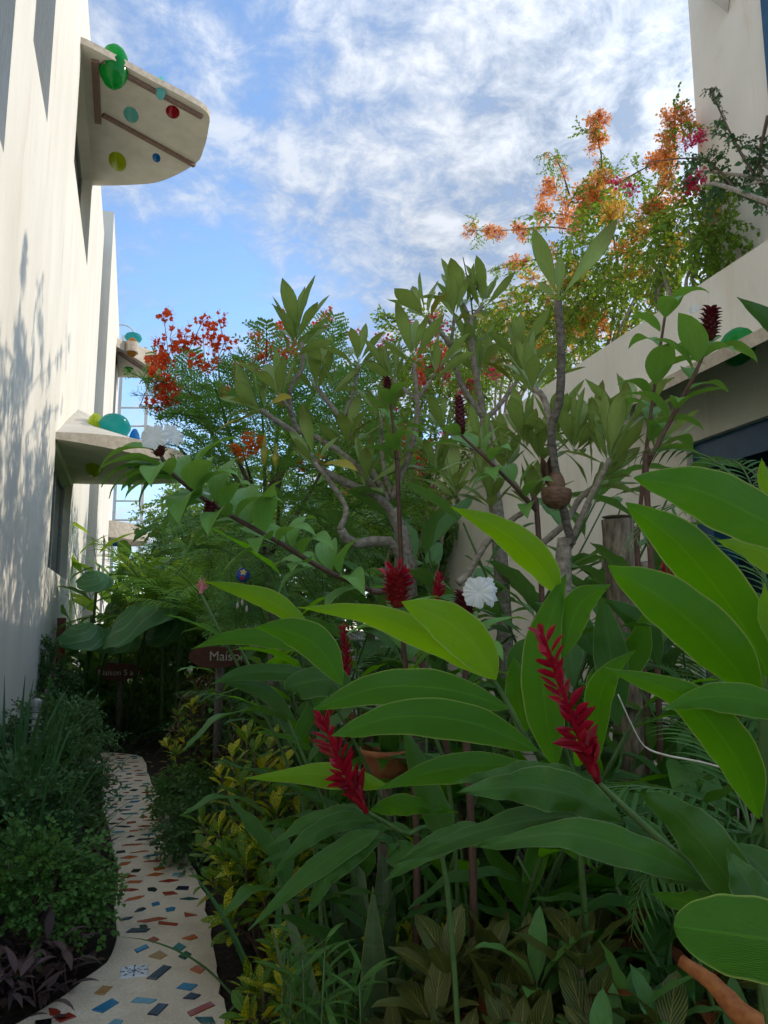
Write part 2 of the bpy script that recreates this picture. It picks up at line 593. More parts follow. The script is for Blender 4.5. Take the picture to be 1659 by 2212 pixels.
def plastermat():
    m, t, out = newmat('white_plaster')
    tc = nn(t, 'ShaderNodeTexCoord')
    ob = tc.outputs['Object']
    big = noisen(t, mapn(t, ob, sc=(1, 1, .35)), 1.3, 4)
    str_ = noisen(t, mapn(t, ob, sc=(2.2, 2.2, .22)), 1.5, 6, .66, .6)
    st2 = noisen(t, mapn(t, ob, sc=(2, 2, .6)), 1.6, 7, .68, .8)
    brush = noisen(t, mapn(t, ob, sc=(5, 5, .9)), 9, 5, .7)
    col = mixc(t, ramp(t, big, [(.35, 0.0), (.7, 1.0)]), (.73, .68, .585), (.83, .785, .695))
    col = mixc(t, mathn(t, 'MULTIPLY', ramp(t, str_, [(.56, 0.0), (.74, 1.0)]), .5), col, (.60, .47, .33))
    col = mixc(t, mathn(t, 'MULTIPLY', ramp(t, st2, [(.62, 0.0), (.80, 1.0)]), .4), col, (.52, .50, .44))
    b = bsdf(t, col, .85, .2)
    h = mathn(t, 'ADD', brush, mathn(t, 'MULTIPLY', st2, 1.2))
    bump(t, b, h, .45, .02)
    t.links.new(b.outputs[0], out.inputs[0])
    return m


M['plaster'] = plastermat()
M['soffit'] = plainmat('canopy_plaster', (.56, .52, .44), (.68, .63, .55), .85, 3.0, .25, bd=.02)
M['rim'] = plainmat('canopy_rim', (.44, .36, .27), (.62, .54, .43), .85, 12, .3)


def glassmat(name, col):
    m, t, out = newmat(name)
    b = bsdf(t, tuple(c * .8 for c in col), .12, .6, **{'Coat Weight': .6, 'Coat Roughness': .08})
    tr = nn(t, 'ShaderNodeBsdfTranslucent')
    tr.inputs[0].default_value = (*col, 1)
    mx = nn(t, 'ShaderNodeMixShader')
    mx.inputs[0].default_value = .8
    t.links.new(b.outputs[0], mx.inputs[1])
    t.links.new(tr.outputs[0], mx.inputs[2])
    t.links.new(mx.outputs[0], out.inputs[0])
    return m


GL = {k: glassmat('glass_' + k, c) for k, c in dict(
    green=(.03, .50, .12), aqua=(.35, .78, .76), teal=(.10, .52, .50), red=(.55, .015, .05), lime=(.62, .72, .03),
    blue=(.005, .33, .68), amber=(.60, .36, .08), clear=(.62, .74, .70)).items()}


def windowmat():
    m, t, out = newmat('dark_window_glass')
    b = bsdf(t, (.012, .02, .03), .08, .6)
    t.links.new(b.outputs[0], out.inputs[0])
    return m


M['pane'] = windowmat()


def pathmat():
    m, t, out = newmat('tan_concrete')
    tc = nn(t, 'ShaderNodeTexCoord')
    ob = tc.outputs['Object']
    a = noisen(t, ob, 160, 3, .7)
    b_ = noisen(t, ob, 3.5, 4, .6)
    c = noisen(t, ob, 45, 3, .6)
    col = mixc(t, ramp(t, a, [(.35, 0.0), (.62, 1.0)]), (.62, .51, .37), (.82, .72, .56))
    col = mixc(t, mathn(t, 'MULTIPLY', ramp(t, b_, [(.45, 0.0), (.75, 1.0)]), .4), col, (.30, .23, .165))
    b = bsdf(t, col, .85, .25)
    bump(t, b, mathn(t, 'ADD', a, c), .5, .004)
    t.links.new(b.outputs[0], out.inputs[0])
    return m


M['path'] = pathmat()


def tilemat(name, c):
    return plainmat(name, tuple(x * .72 for x in c), c, .16, 14, .06, spec=.6)


TL = [tilemat('tile_' + k, c) for k, c in (('teal', (.06, .26, .28)), ('blue', (.035, .22, .40)), ('navy', (.016, .020, .055)),
      ('orange', (.56, .14, .03)), ('red', (.36, .045, .025)), ('tan', (.48, .27, .11)), ('green', (.02, .10, .075)),
      ('black', (.012, .012, .016)), ('brick', (.42, .085, .04)), ('sky', (.16, .38, .48)))]

# ------------------------------------------------------------------ ground and path
def structure(o):
    o['kind'] = 'structure'
    return o


mb = MB()
xs = [-150, -40, -12, -6, -3] + [-2 + i * .25 for i in range(41)] + [9, 12, 20, 40, 150]
ys = [-150, -40, -12, -4] + [-2 + i * .3 for i in range(61)] + [20, 30, 60, 150, 300]
for y in ys:
    for x in xs:
        z = 0.05 * mnoise.noise((x * 1.3, y * 1.3, 0)) if -2.1 < x < 8.1 and -2.1 < y < 17 else 0
        mb.v.append(Vector((x, y, z - .03)))
nx = len(xs)
for j in range(len(ys) - 1):
    for i in range(nx - 1):
        a = j * nx + i
        mb.face((a, a + 1, a + nx + 1, a + nx))
structure(build(mb, 'ground', M['soil']))

PATH_L = [(-1.1, 1.0), (-1.0, 2.6), (-.78, 3.3), (-.52, 3.65), (-.38, 3.87), (-.245, 4.26), (-.30, 4.96), (-.34, 5.67), (-.56, 7.31), (-.76, 9.06),
          (-.95, 10.0), (-1.3, 10.35)]
PATH_R = [(.55, 1.0), (.36, 2.6), (.27, 3.3), (.24, 3.6), (.23, 3.9), (.22, 4.3), (.20, 4.96), (.13, 5.67), (-.05, 7.2), (-.26, 8.9),
          (-.42, 10.2), (-1.2, 10.85)]
PL = [Vector((p.x, p.y, 0)) for p in spline([(x, y, 0) for x, y in PATH_L], 60)]
PR = [Vector((p.x, p.y, 0)) for p in spline([(x, y, 0) for x, y in PATH_R], 60)]
for i in range(60):
    PL[i].x += .018 * mnoise.noise((i * .5, 0, 3))
    PR[i].x += .022 * mnoise.noise((i * .55, 5, 3))
mb = MB()
for i in range(59):
    a, b, c, d = PL[i], PR[i], PR[i + 1], PL[i + 1]
    up = Vector((0, 0, .035))
    mb.quad(a + up, b + up, c + up, d + up)
    for p, q in ((a, d), (b, c)):
        mb.quad(p + up, q + up, q - up * 3, p - up * 3)
mb.quad(PL[59] + up, PR[59] + up, PR[59] - up * 2, PL[59] - up * 2)
path = structure(build(mb, 'path', M['path'], smooth=False))


def path_span(y):
    def at(L):
        for i in range(59):
            if L[i].y <= y <= L[i + 1].y:
                f = (y - L[i].y) / max(1e-6, L[i + 1].y - L[i].y)
                return L[i].x + f * (L[i + 1].x - L[i].x)
        return None
    return at(PL), at(PR)


def tile_at(cx, cy, pts, mat):
    """pts: outline around the centre; a thin glazed piece with bevelled edge, set in the concrete"""
    n = len(pts)
    b = MB()
    z0, z1, z2 = .030, .0385, .0405
    for sc, z in ((1.0, z0), (1.0, z1), (.93, z2)):
        for (x, y) in pts:
            b.v.append(Vector((x * sc, y * sc, z)))
    for k in range(n):
        k2 = (k + 1) % n
        b.face((k, k2, n + k2, n + k))
        b.face((n + k, n + k2, 2 * n + k2, 2 * n + k))
    b.face(range(2 * n, 3 * n))
    return build(b, 'tile', mat, path, smooth=False, M=Matrix.Translation((cx, cy, 0)))


hand = [  # four display corners, tile colour index
    ((118, 2198), (150, 2186), (165, 2194), (130, 2207), 4), ((198, 2180), (243, 2155), (257, 2164), (222, 2186), 1),
    ((282, 2163), (295, 2153), (340, 2158), (325, 2166), 9), ((203, 2145), (222, 2128), (243, 2130), (225, 2148), 5),
    ((318, 2189), (342, 2166), (364, 2168), (340, 2192), 2), ((232, 2212), (248, 2200), (266, 2203), (258, 2216), 9),
    ((404, 2185), (455, 2162), (465, 2170), (412, 2194), 8), ((381, 2133), (395, 2122), (427, 2126), (412, 2138), 1),
    ((410, 2093), (424, 2084), (446, 2090), (432, 2102), 3), ((395, 2155), (412, 2143), (434, 2148), (420, 2157), 2),
    ((316, 2112), (354, 2083), (371, 2087), (338, 2115), 2), ((290, 2050), (317, 2039), (322, 2045), (296, 2057), 1),
    ((320, 2065), (345, 2052), (362, 2062), (346, 2071), 5), ((374, 2045), (386, 2035), (402, 2044), (390, 2053), 0),
    ((385, 2065), (402, 2053), (414, 2060), (400, 2071), 6), ((271, 2013), (284, 2004), (325, 2005), (316, 2012), 2),
    ((318, 2029), (333, 2022), (344, 2028), (331, 2035), 4), ((393, 2026), (420, 2017), (428, 2024), (412, 2030), 3)]
taken = []
tc_i = 0
for q in hand:
    P = [G(x, y, .04) for x, y in q[:4]]
    c = sum(P, Vector()) / 4
    tile_at(c.x, c.y, [(p.x - c.x, p.y - c.y) for p in P], TL[q[4]])
    taken.append((c.x, c.y))
# the white star tile with a blue pattern
Pw = G(290, 2097, .04)
wt_m = plainmat('tile_white', (.62, .63, .64), (.72, .72, .72), .18, 20, .05, spec=.6)
tw = tile_at(Pw.x, Pw.y, [(.085 * math.cos(a * PI / 4) * (1 if a % 2 else .72), .085 * math.sin(a * PI / 4) * (1 if a % 2 else .72)) for a in range(8)], wt_m)
mb = MB()
for k in range(8):
    a = k * PI / 4
    for r0, r1, w in ((.018, .034, .16), (.042, .062, .12)):
        pts = []
        for (r, da) in ((r0, -w), (r1, -w * .5), (r1, w * .5), (r0, w)):
            pts.append(Vector((Pw.x + r * math.cos(a + da), Pw.y + r * math.sin(a + da), .0418)))
        mb.poly(pts)
mb.poly([Vector((Pw.x + .012 * math.cos(k * PI / 4), Pw.y + .012 * math.sin(k * PI / 4), .0418)) for k in range(8)])
build(mb, 'tile_pattern', TL[2], tw, smooth=False)
taken.append((Pw.x, Pw.y))
y = 2.5
row = 0
made = 0
while y < 10.7:
    sp = path_span(y)
    if sp[0] is not None and sp[1] is not None:
        w = sp[1] - sp[0]
        step = .155 if y < 5 else .150
        n = max(2, int(w / step))
        for k in range(n):
            x = sp[0] + (k + .5 + (.25 if row % 2 else -.2) + U3(-.2, .2)) * w / n
            yy = y + U3(-.035, .035)
            if x < sp[0] + .045 or x > sp[1] - .045 or made > 262:
                continue
            if 3.45 < yy < 4.62 and -.35 < x < .28 and (yy < 4.5):
                if any((x - a) ** 2 + (yy - b) ** 2 < .19 ** 2 for a, b in taken):
                    continue
            rot = U3(-.5, .5)
            if random.random() < .18:
                hw, hh = U3(.050, .062), U3(.014, .020)
            else:
                hw, hh = U3(.026, .042), U3(.020, .034)
            pts = []
            sk = U3(-.022, .022)
            nc = random.choice((4, 4, 4, 3, 5))
            base = {4: [(-1, -1), (1, -1), (1, 1), (-1, 1)], 3: [(-1, -1), (1.1, -.8), (.1, 1)],
                    5: [(-1, -.8), (.4, -1), (1, .2), (.3, 1), (-.8, .8)]}[nc]
            for (bx, by) in base:
                px, py = bx * hw + by * sk + U3(-.007, .007), by * hh + U3(-.006, .006)
                pts.append((px * math.cos(rot) - py * math.sin(rot), px * math.sin(rot) + py * math.cos(rot)))
            tile_at(x, yy, pts, random.choice(TL + [TL[3], TL[4], TL[2], TL[0], TL[8]]))
            made += 1
    y += .118 if y < 5 else .145
    row += 1

# ------------------------------------------------------------------ left building (facade runs away to the left by 3.2 deg)
FA = rad(3.2)
FN = Vector((math.cos(FA), math.sin(FA), 0))
FT = Vector((-math.sin(FA), math.cos(FA), 0))
FP = -1.05 * FN


def W(s, h, o=0.0):
    return FP + FT * s + FN * o + Vector((0, 0, h))


def wall_faces(mb, fn, s0, s1, h0, h1, holes, depth):
    """front sheet with rectangular openings (a,b,c,d,depth) and their reveals; fn(s,h,out)"""
    S = sorted({s0, s1, *[v for q in holes for v in q[:2]]} | {s0 + (s1 - s0) * i / 12 for i in range(13)})
    H = sorted({h0, h1, *[v for q in holes for v in q[2:4]]} | {h0 + (h1 - h0) * i / 8 for i in range(9)})
    for i in range(len(S) - 1):
        for j in range(len(H) - 1):
            cs, ch = (S[i] + S[i + 1]) / 2, (H[j] + H[j + 1]) / 2
            if any(q[0] < cs < q[1] and q[2] < ch < q[3] for q in holes):
                continue
            mb.quad(fn(S[i], H[j], 0), fn(S[i + 1], H[j], 0), fn(S[i + 1], H[j + 1], 0), fn(S[i], H[j + 1], 0))
    for (a, b, c, d, dep) in holes:
        for (p, q) in (((a, c), (b, c)), ((b, c), (b, d)), ((b, d), (a, d)), ((a, d), (a, c))):
            mb.quad(fn(p[0], p[1], 0), fn(q[0], q[1], 0), fn(q[0], q[1], -dep), fn(p[0], p[1], -dep))
    # top, ends and back
    for (p, q) in (((s0, h1), (s1, h1)), ((s1, h0), (s1, h1)), ((s0, h0), (s0, h1))):
        mb.quad(fn(p[0], p[1], 0), fn(q[0], q[1], 0), fn(q[0], q[1], -depth), fn(p[0], p[1], -depth))


def window_in(parent, fn, a, b, c, d, dep, name='window', fm='steel', mull=1):
    w = MB()
    e = .035
    for (s0, s1, h0, h1) in ((a, b, c, c + .06), (a, b, d - .06, d), (a, a + .06, c + .06, d - .06), (b - .06, b, c + .06, d - .06)) + tuple(
            (a + (b - a) * (k + 1) / (mull + 1) - .025, a + (b - a) * (k + 1) / (mull + 1) + .025, c + .06, d - .06) for k in range(mull)):
        P = [fn(s, h, o) for o in (-dep + .005, -dep + .05) for (s, h) in ((s0, h0), (s1, h0), (s1, h1), (s0, h1))]
        n = len(w.v)
        w.v += P
        for q in ((0, 1, 2, 3), (4, 5, 6, 7), (0, 1, 5, 4), (1, 2, 6, 5), (2, 3, 7, 6), (3, 0, 4, 7)):
            w.face([n + i for i in q])
    win = build(w, name, M[fm], parent, smooth=False)
    g = MB()
    g.quad(fn(a, c, -dep + .02), fn(b, c, -dep + .02), fn(b, d, -dep + .02), fn(a, d, -dep + .02))
    build(g, 'pane', M['pane'], win, smooth=False)
    return win


bl = empty('white_building', W(11, 0), 'tall white plastered building with two jewelled window canopies on the left of the path', 'building')
mb = MB()
holesL = [(3.6, 5.78, 5.03, 9.4, .6), (6.67, 7.84, 6.66, 10.2, .6), (10.6, 13.9, 7.95, 9.6, .22), (10.6, 13.55, 2.35, 3.9, .16)]
wall_faces(mb, W, -2.5, 18.3, -.2, 10.85, holesL, 7.0)
build(mb, 'wall', M['plaster'], bl, smooth=False)
window_in(bl, W, 10.6, 13.9, 7.95, 9.6, .22, mull=1)
window_in(bl, W, 10.6, 13.55, 2.35, 3.9, .16, mull=1)
window_in(bl, W, 3.6, 5.78, 5.03, 9.4, .6, mull=1)
window_in(bl, W, 6.67, 7.84, 6.66, 10.2, .6, mull=0)

bl2 = empty('white_building', W(24, 0), 'farther white plastered building behind the tall near one with its own small canopies', 'building')
W2 = lambda s, h, o=0.0: W(s, h, o + .17)
mb = MB()
holes2 = [(25.0, 27.2, 7.9, 10.6, .2), (23.0, 25.0, 1.2, 4.2, .25)]
wall_faces(mb, W2, 18.9, 29.5, -.2, 11.75, holes2, 7.0)
build(mb, 'wall', M['plaster'], bl2, smooth=False)
window_in(bl2, W2, 25.0, 27.2, 7.9, 10.6, .2)
window_in(bl2, W2, 23.0, 25.0, 1.2, 4.2, .25)


def canopy(parent, outline, z0, zt, discs, beams, tilt=None, rimmat='rim', name='canopy', edge_discs=()):
    """outline: list of (x,y) seen from above; underside at z0; zt(x,y) thickness;
    discs: (x,y,rx,ry,thick,colour,ang) holes right through with a glass lens in each"""
    pts = [Vector((p.x, p.y)) for p in spline([(x, y, 0) for x, y in outline], 40)]
    cnt = len(pts)
    verts = list(pts)
    edges = [(i, (i + 1) % cnt) for i in range(cnt)]
    rings = []
    for (x, y, rx, ry, th, c, an) in discs:
        n0 = len(verts)
        N = 18
        for k in range(N):
            a = 2 * PI * k / N
            ex, ey = rx * math.cos(a), ry * math.sin(a)
            verts.append(Vector((x + ex * math.cos(an) - ey * math.sin(an), y + ex * math.sin(an) + ey * math.cos(an))))
        edges += [(n0 + k, n0 + (k + 1) % N) for k in range(N)]
        rings.append((n0, N))
    # a few inner points keep the triangles fair
    V2, E2, F2, ov, oe, of = delaunay_2d_cdt(verts, edges, [], 4, 1e-6)
    zb = tilt if tilt else (lambda x, y: z0)
    m = MB()
    top = MB()
    for f in F2:
        A = [Vector((V2[i].x, V2[i].y, zb(V2[i].x, V2[i].y))) for i in f]
        m.poly(A[::-1])
        top.poly([p + Vector((0, 0, zt(p.x, p.y))) for p in A])
    can = build(m, name, M['soffit'], parent, smooth=False)
    r = MB()
    lift = lambda p, k: Vector((p.x, p.y, zb(p.x, p.y) + k * zt(p.x, p.y)))
    for i in range(cnt):
        p, q = pts[i], pts[(i + 1) % cnt]
        r.quad(lift(p, 0), lift(q, 0), lift(q, 1), lift(p, 1))
    for (n0, N) in rings:
        for k in range(N):
            p, q = verts[n0 + k], verts[n0 + (k + 1) % N]
            r.quad(lift(p, 0), lift(q, 0), lift(q, 1), lift(p, 1))
    build(r, 'rim', M[rimmat], can, smooth=False)
    build(top, 'upper_skin', M['soffit'], can, smooth=False)
    for (x, y, rx, ry, th, c, an) in list(discs) + list(edge_discs):
        g = MB()
        prof = [(0.001, -1), (.35, -.94), (.65, -.76), (.88, -.47), (1, 0), (.88, .47), (.65, .76), (.35, .94), (0.001, 1)]
        g.lathe(prof, 22)
        tk = zt(x, y)
        MM = Matrix.Translation((x, y, zb(x, y) + tk * .5)) @ Matrix.Rotation(an, 4, 'Z') @ Matrix.Diagonal((rx * .995, ry * .995, (tk * .5 + .15 if tk > .2 else th), 1))
        build(g, 'glass_disc', GL[c], can, M=MM)
    for (a, b, w, hgt) in beams:
        A, B = Vector((*a, 0)), Vector((*b, 0))
        d = (B - A).normalized()
        nrm = Vector((-d.y, d.x, 0))
        P = []
        for (q, sd) in ((A, -1), (B, -1), (B, 1), (A, 1)):
            e = q + nrm * (w / 2 * sd)
            P.append(Vector((e.x, e.y, zb(e.x, e.y))))
        g = MB()
        n = len(g.v)
        g.v += [p + Vector((0, 0, -hgt)) for p in P] + [p + Vector((0, 0, .01)) for p in P]
        for q in ((0, 1, 2, 3), (7, 6, 5, 4), (0, 4, 5, 1), (1, 5, 6, 2), (2, 6, 7, 3), (3, 7, 4, 0)):
            g.face(q)
        build(g, 'beam', M['beam'], can, smooth=False)
    return can


def g2(x, y, z):
    p = G(x, y, z)
    return (p.x, p.y)


def disc(x, y, z, px_r, thick, c, asp=1.0, an=0.0):
    p = G(x, y, z)
    return (p.x, p.y, px_r, px_r * asp, thick, c, an)


# upper canopy: the underside is seen whole
ZU = 9.62
o1 = [g2(172, 92, ZU), g2(240, 126, ZU), g2(320, 170, ZU), g2(400, 212, ZU), g2(449, 245, ZU), g2(450, 280, ZU), g2(440, 322, ZU),
      g2(421, 355, ZU), g2(350, 391, ZU), g2(290, 399, ZU), g2(204, 401, ZU)]
o1 = [(o1[0][0] - .25, o1[0][1])] + o1 + [(o1[-1][0] - .25, o1[-1][1]), ]
canopy(bl, o1, ZU, lambda x, y: .10, [disc(283, 248, ZU, .135, .10, 'aqua', 1.75), disc(373, 242, ZU, .125, .10, 'red', 1.55), disc(254, 349, ZU, .165, .12, 'lime', 2.0),
       disc(338, 341, ZU, .085, .09, 'blue', 2.0)],
       [(g2(205, 128, ZU), g2(212, 262, ZU), .10, .05), (g2(222, 132, ZU), g2(436, 250, ZU), .07, .05), (g2(222, 245, ZU), g2(420, 355, ZU), .07, .05)],
       edge_discs=[disc(246, 151, ZU, .21, .34, 'green', 1.0), disc(347, 197, ZU, .085, .19, 'aqua', 1.0)])
# lower canopy: a wedge whose sloping top faces the visitor
ZL = 4.0
o2 = [g2(120, 948, ZL), g2(220, 965, ZL), g2(330, 988, ZL), g2(388, 1000, ZL), g2(400, 1018, ZL), g2(398, 1040, ZL), g2(300, 1047, ZL), g2(160, 1045, ZL)]
wallx = o2[0][0]
o2 = [(o2[0][0] - .3, o2[0][1])] + o2 + [(o2[-1][0] - .3, o2[-1][1])]


def zt2(x, y):
    s = (Vector((x, y, 0)) - FP).dot(FT)
    out = (Vector((x, y, 0)) - FP).dot(FN)
    k = min(1, max(0, (s - 10.4) / 3.1))
    return .05 + (1.27 * k) * max(.12, 1 - .44 * max(0, out))


lowd = [disc(203, 1011, ZL, .17, .14, 'lime', 3.2), disc(288, 1003, ZL, .10, .14, 'blue', 3.0)]
can2 = canopy(bl, o2, ZL, zt2, lowd, [])
mb = MB()
mb.lathe([(0.001, -1), (.5, -.85), (.86, -.5), (1, 0), (.86, .5), (.5, .85), (0.001, 1)], 22)
pc = U(248, 922, 11.6)
build(mb, 'glass_disc', GL['teal'], can2, M=Matrix.Translation(pc) @ Matrix.Rotation(rad(-18), 4, 'X') @ Matrix.Diagonal((.235, .30, .15, 1)))
# canopies of the farther building
Z3, Z4 = 10.6, 4.55
o3 = [g2(243, 745, Z3), g2(290, 772, Z3), g2(335, 800, Z3), g2(350, 812, Z3), g2(340, 818, Z3), g2(300, 816, Z3), g2(252, 815, Z3)]
o3 = [(o3[0][0] - .6, o3[0][1])] + o3 + [(o3[-1][0] - .6, o3[-1][1])]


def zt3(x, y):
    s = (Vector((x, y, 0)) - FP).dot(FT)
    return .12 + .75 * min(1, max(0, (s - 24.5) / 4))


canopy(bl2, o3, Z3, zt3, [disc(278, 796, Z3, .23, .25, 'green', 1.3), disc(285, 762, Z3, .2, .3, 'amber', 1.3), disc(312, 797, Z3, .16, .2, 'clear', 1.3)],
       [(g2(258, 760, Z3), g2(335, 812, Z3), .12, .08)])
mb = MB()
mb.lathe([(0.001, -1), (.5, -.85), (.86, -.5), (1, 0), (.86, .5), (.5, .85), (0.001, 1)], 20)
build(mb, 'glass_disc', GL['teal'], bl2, M=Matrix.Translation(U(288, 730, 27.0)) @ Matrix.Diagonal((.30, .4, .17, 1)))
o4 = [g2(213, 1158, Z4), g2(260, 1162, Z4), g2(312, 1170, Z4), g2(316, 1174, Z4), g2(300, 1180, Z4), g2(232, 1180, Z4)]
o4 = [(o4[0][0] - .6, o4[0][1])] + o4 + [(o4[-1][0] - .6, o4[-1][1])]
can4 = canopy(bl2, o4, Z4, lambda x, y: .55, [disc(250, 1172, Z4, .2, .25, 'blue', 1.4)], [])

# ------------------------------------------------------------------ right building
br = empty('white_building', (6, 4, 0), 'white building on the right with sloping-looking parapet, dark blue-framed opening and canopy', 'building')
R_ = lambda s, h, o=0.0: Vector((4.0 - o, s, h))
mb = MB()
wall_faces(mb, R_, 1.0, 13.2, -.2, 4.36, [(2.4, 5.36, .3, 3.09, .3)], 1.35)
build(mb, 'wall', M['plaster'], br, smooth=False)
# blue framed opening
w = MB()
for (s0, s1, h0, h1) in ((2.4, 5.36, 2.86, 3.09), (5.16, 5.36, .3, 2.86), (2.4, 2.58, .3, 2.86), (3.8, 3.92, .3, 2.86)):
    w.box((4.06, s0, h0), (4.28, s1, h1))
win = build(w, 'window', M['blueframe'], br, smooth=False)
g = MB()
g.quad(R_(2.4, .3, -.27), R_(5.36, .3, -.27), R_(5.36, 3.09, -.27), R_(2.4, 3.09, -.27))
build(g, 'pane', M['pane'], win, smooth=False)
# canopy over it: outer lip is a pale rounded rim
oc = [(4.15, 2.0), (3.42, 2.2), (3.30, 3.0), (3.30, 4.2), (3.42, 5.1), (3.70, 6.0), (4.15, 6.7)]
gd = PX(1590, 712, 3.62)
canR = canopy(br, oc, 3.6, lambda x, y: .09, [(3.62, gd.y, .10, .15, .13, 'green', 0.0)], [], tilt=lambda x, y: 1.52 + .5325 * x)
# upper storey, set back behind the parapet
mb = MB()


def box_wall(mb, x0, x1, y0, y1, z0, z1):
    mb.box((x0, y0, z0), (x1, y1, z1))


ub = MB()
ub.box((5.3, 3.5, 3.9), (10.0, 6.60, 8.9))
build(ub, 'upper_storey', M['plaster'], br, smooth=False)
rf = MB()
rf.box((4.02, 1.02, 4.10), (13.0, 13.18, 4.22))
build(rf, 'roof_terrace', M['soffit'], br, smooth=False)
w = MB()
w.box((5.24, 3.6, 5.2), (5.298, 5.50, 8.6))
w2 = build(w, 'window', M['blueframe'], br, smooth=False)
g = MB()
g.box((5.225, 3.75, 5.35), (5.238, 5.35, 8.45))
build(g, 'pane', M['pane'], w2, smooth=False)
# drain spout under the upper roof
mb = MB()
a = PX(1572, 28, 5.29)
mb.v += [Vector((5.29, a.y - .16, a.z + .55)), Vector((5.29, a.y + .22, a.z + .55)), Vector((5.29, a.y, a.z)), Vector((4.95, a.y - .16, a.z + .55)),
         Vector((4.95, a.y + .22, a.z + .55)), Vector((5.1, a.y, a.z + .1))]
for f in ((0, 3, 5, 2), (1, 2, 5, 4), (0, 1, 4, 3), (3, 4, 5)):
    mb.face(f)
build(mb, 'drain_spout', M['soffit'], br, smooth=False)

# ------------------------------------------------------------------ white metal ladder with hooped top, behind the left building
lp = [U(268, 700, 31), U(325, 700, 31)]
ld = empty('metal_ladder', (lp[0].x, lp[0].y, 0), 'tall white metal ladder with curved hoops behind the far canopies', 'ladder')
for p in lp:
    mb = MB()
    mb.box((p.x - .06, p.y - .05, 0), (p.x + .06, p.y + .05, 13.2 if p is lp[0] else 12.0))
    build(mb, 'rail', M['white_paint'], ld, smooth=False)
for z in [1.2 + .75 * k for k in range(13)] + [3.0, 8.05]:
    mb = MB()
    mb.tube([(lp[0].x, lp[0].y, z), (lp[1].x, lp[1].y, z)], .035, 6)
    build(mb, 'rung', M['white_paint'], ld)
for z in (13.2, 12.4):
    mb = MB()
    c = lp[0]
    mb.tube([c + Vector((-1.0 * math.cos(t) * .5 - .5, 0, z - c.z + .45 * math.sin(t))) + Vector((0.45, 0, 0)) for t in [PI * k / 10 for k in range(11)]], .03, 6)
    build(mb, 'hoop', M['white_paint'], ld)

# ------------------------------------------------------------------ leaf shapes
P_ELL = lambda t: math.sin(PI * min(1, t) ** .9) ** .8          # ellipse
P_LAN = lambda t: (math.sin(PI * t ** .8)) ** 1.05 if t > 0 else 0  # lance, widest below the middle
P_OBO = lambda t: (math.sin(PI * t ** 1.35)) ** .9               # widest above the middle
P_STRAP = lambda t: min(1, t * 6 + .55) * (1 - t ** 3)           # blade
P_OVA = lambda t: (math.sin(PI * t ** .6)) ** .8                 # egg, broad base


def leaf_geo(mb, nL, nW, prof, hw, fold=.15, arch=.5, wave=0.0, wfreq=3, tip=0.0, Mx=None, mi=0, petiole=0.0, side=0.0):
    """unit leaf along +Y, half width hw, arching down (-Z) by 'arch' radians"""
    n0 = len(mb.v)
    y, z = 0.0, 0.0
    ph = U3(0, 6.28)
    for i in range(nL + 1):
        t = i / nL
        th = arch * (t ** 1.2) + tip * max(0, t - .75) * 4
        if i:
            y += math.cos(th) / nL
            z -= math.sin(th) / nL
        tt = 0 if t < petiole else (t - petiole) / (1 - petiole)
        h = max(hw * prof(tt), .004 if 0 < i < nL else .0015)
        if petiole and t < petiole:
            h = hw * .05
        cx = side * t * t
        for k in range(nW + 1):
            s = -1 + 2 * k / nW
            zz = abs(s) * h * math.tan(fold) + (wave * math.sin(wfreq * 2 * PI * t + ph + (1.3 if s > 0 else 0)) * abs(s) ** 1.5 * min(1, 4 * tt) if wave else 0)
            p = Vector((cx + s * h * math.cos(fold), y + zz * math.sin(th), z + zz * math.cos(th)))
            mb.v.append(Mx @ p if Mx is not None else p)
    for i in range(nL):
        for k in range(nW):
            a = n0 + i * (nW + 1) + k
            mb.face((a, a + 1, a + nW + 2, a + nW + 1),
                    [(k / nW, i / nL), ((k + 1) / nW, i / nL), ((k + 1) / nW, (i + 1) / nL), (k / nW, (i + 1) / nL)], mi)


def leaf_set(name, mat, n, nL, nW, prof, hw, fold=(.1, .25), arch=(.2, .9), wave=0.0, wfreq=3, tip=0.0, petiole=0.0):
    out = []
    for k in range(n):
        b = MB()
        f = k / max(1, n - 1)
        leaf_geo(b, nL, nW, prof, hw * U3(.9, 1.1), U3(*fold), arch[0] + (arch[1] - arch[0]) * f, wave, wfreq, tip, petiole=petiole, side=U3(-.05, .05))
        out.append(b.mesh(name, M[mat]))
    return out


LS = {}
LS['ginger'] = leaf_set('ginger_leaf', 'ginger_dark', 6, 12, 4, P_LAN, .115, (.1, .28), (.25, 1.3), .015, 3)
LS['ginger_g'] = leaf_set('ginger_leaf', 'ginger', 6, 12, 4, P_LAN, .115, (.1, .28), (.25, 1.2), .012, 3)
LS['frangi'] = leaf_set('frangipani_leaf', 'frangi', 8, 9, 4, P_OBO, .128, (.12, .42), (-.3, .65), .006, 3, petiole=.10)
LS['frangi_old'] = leaf_set('frangipani_leaf', 'yellowing', 3, 9, 4, P_OBO, .14, (.2, .5), (.5, 1.4), .01, 3, petiole=.10)
LS['costus'] = leaf_set('costus_leaf', 'costus', 8, 10, 4, P_LAN, .225, (.12, .4), (.5, 1.7), .012, 2, tip=.12)
LS['heli'] = leaf_set('broad_leaf', 'heliconia', 6, 12, 4, P_ELL, .16, (.1, .35), (.2, 1.2), .012, 4, petiole=.12)
LS['lime'] = leaf_set('broad_leaf', 'lime', 4, 9, 4, P_ELL, .18, (.1, .3), (.2, .9), .01, 3, petiole=.12)
LS['croton'] = leaf_set('croton_leaf', 'croton', 6, 7, 4, P_OBO, .19, (.08, .3), (.1, .9), .008, 2, petiole=.08)
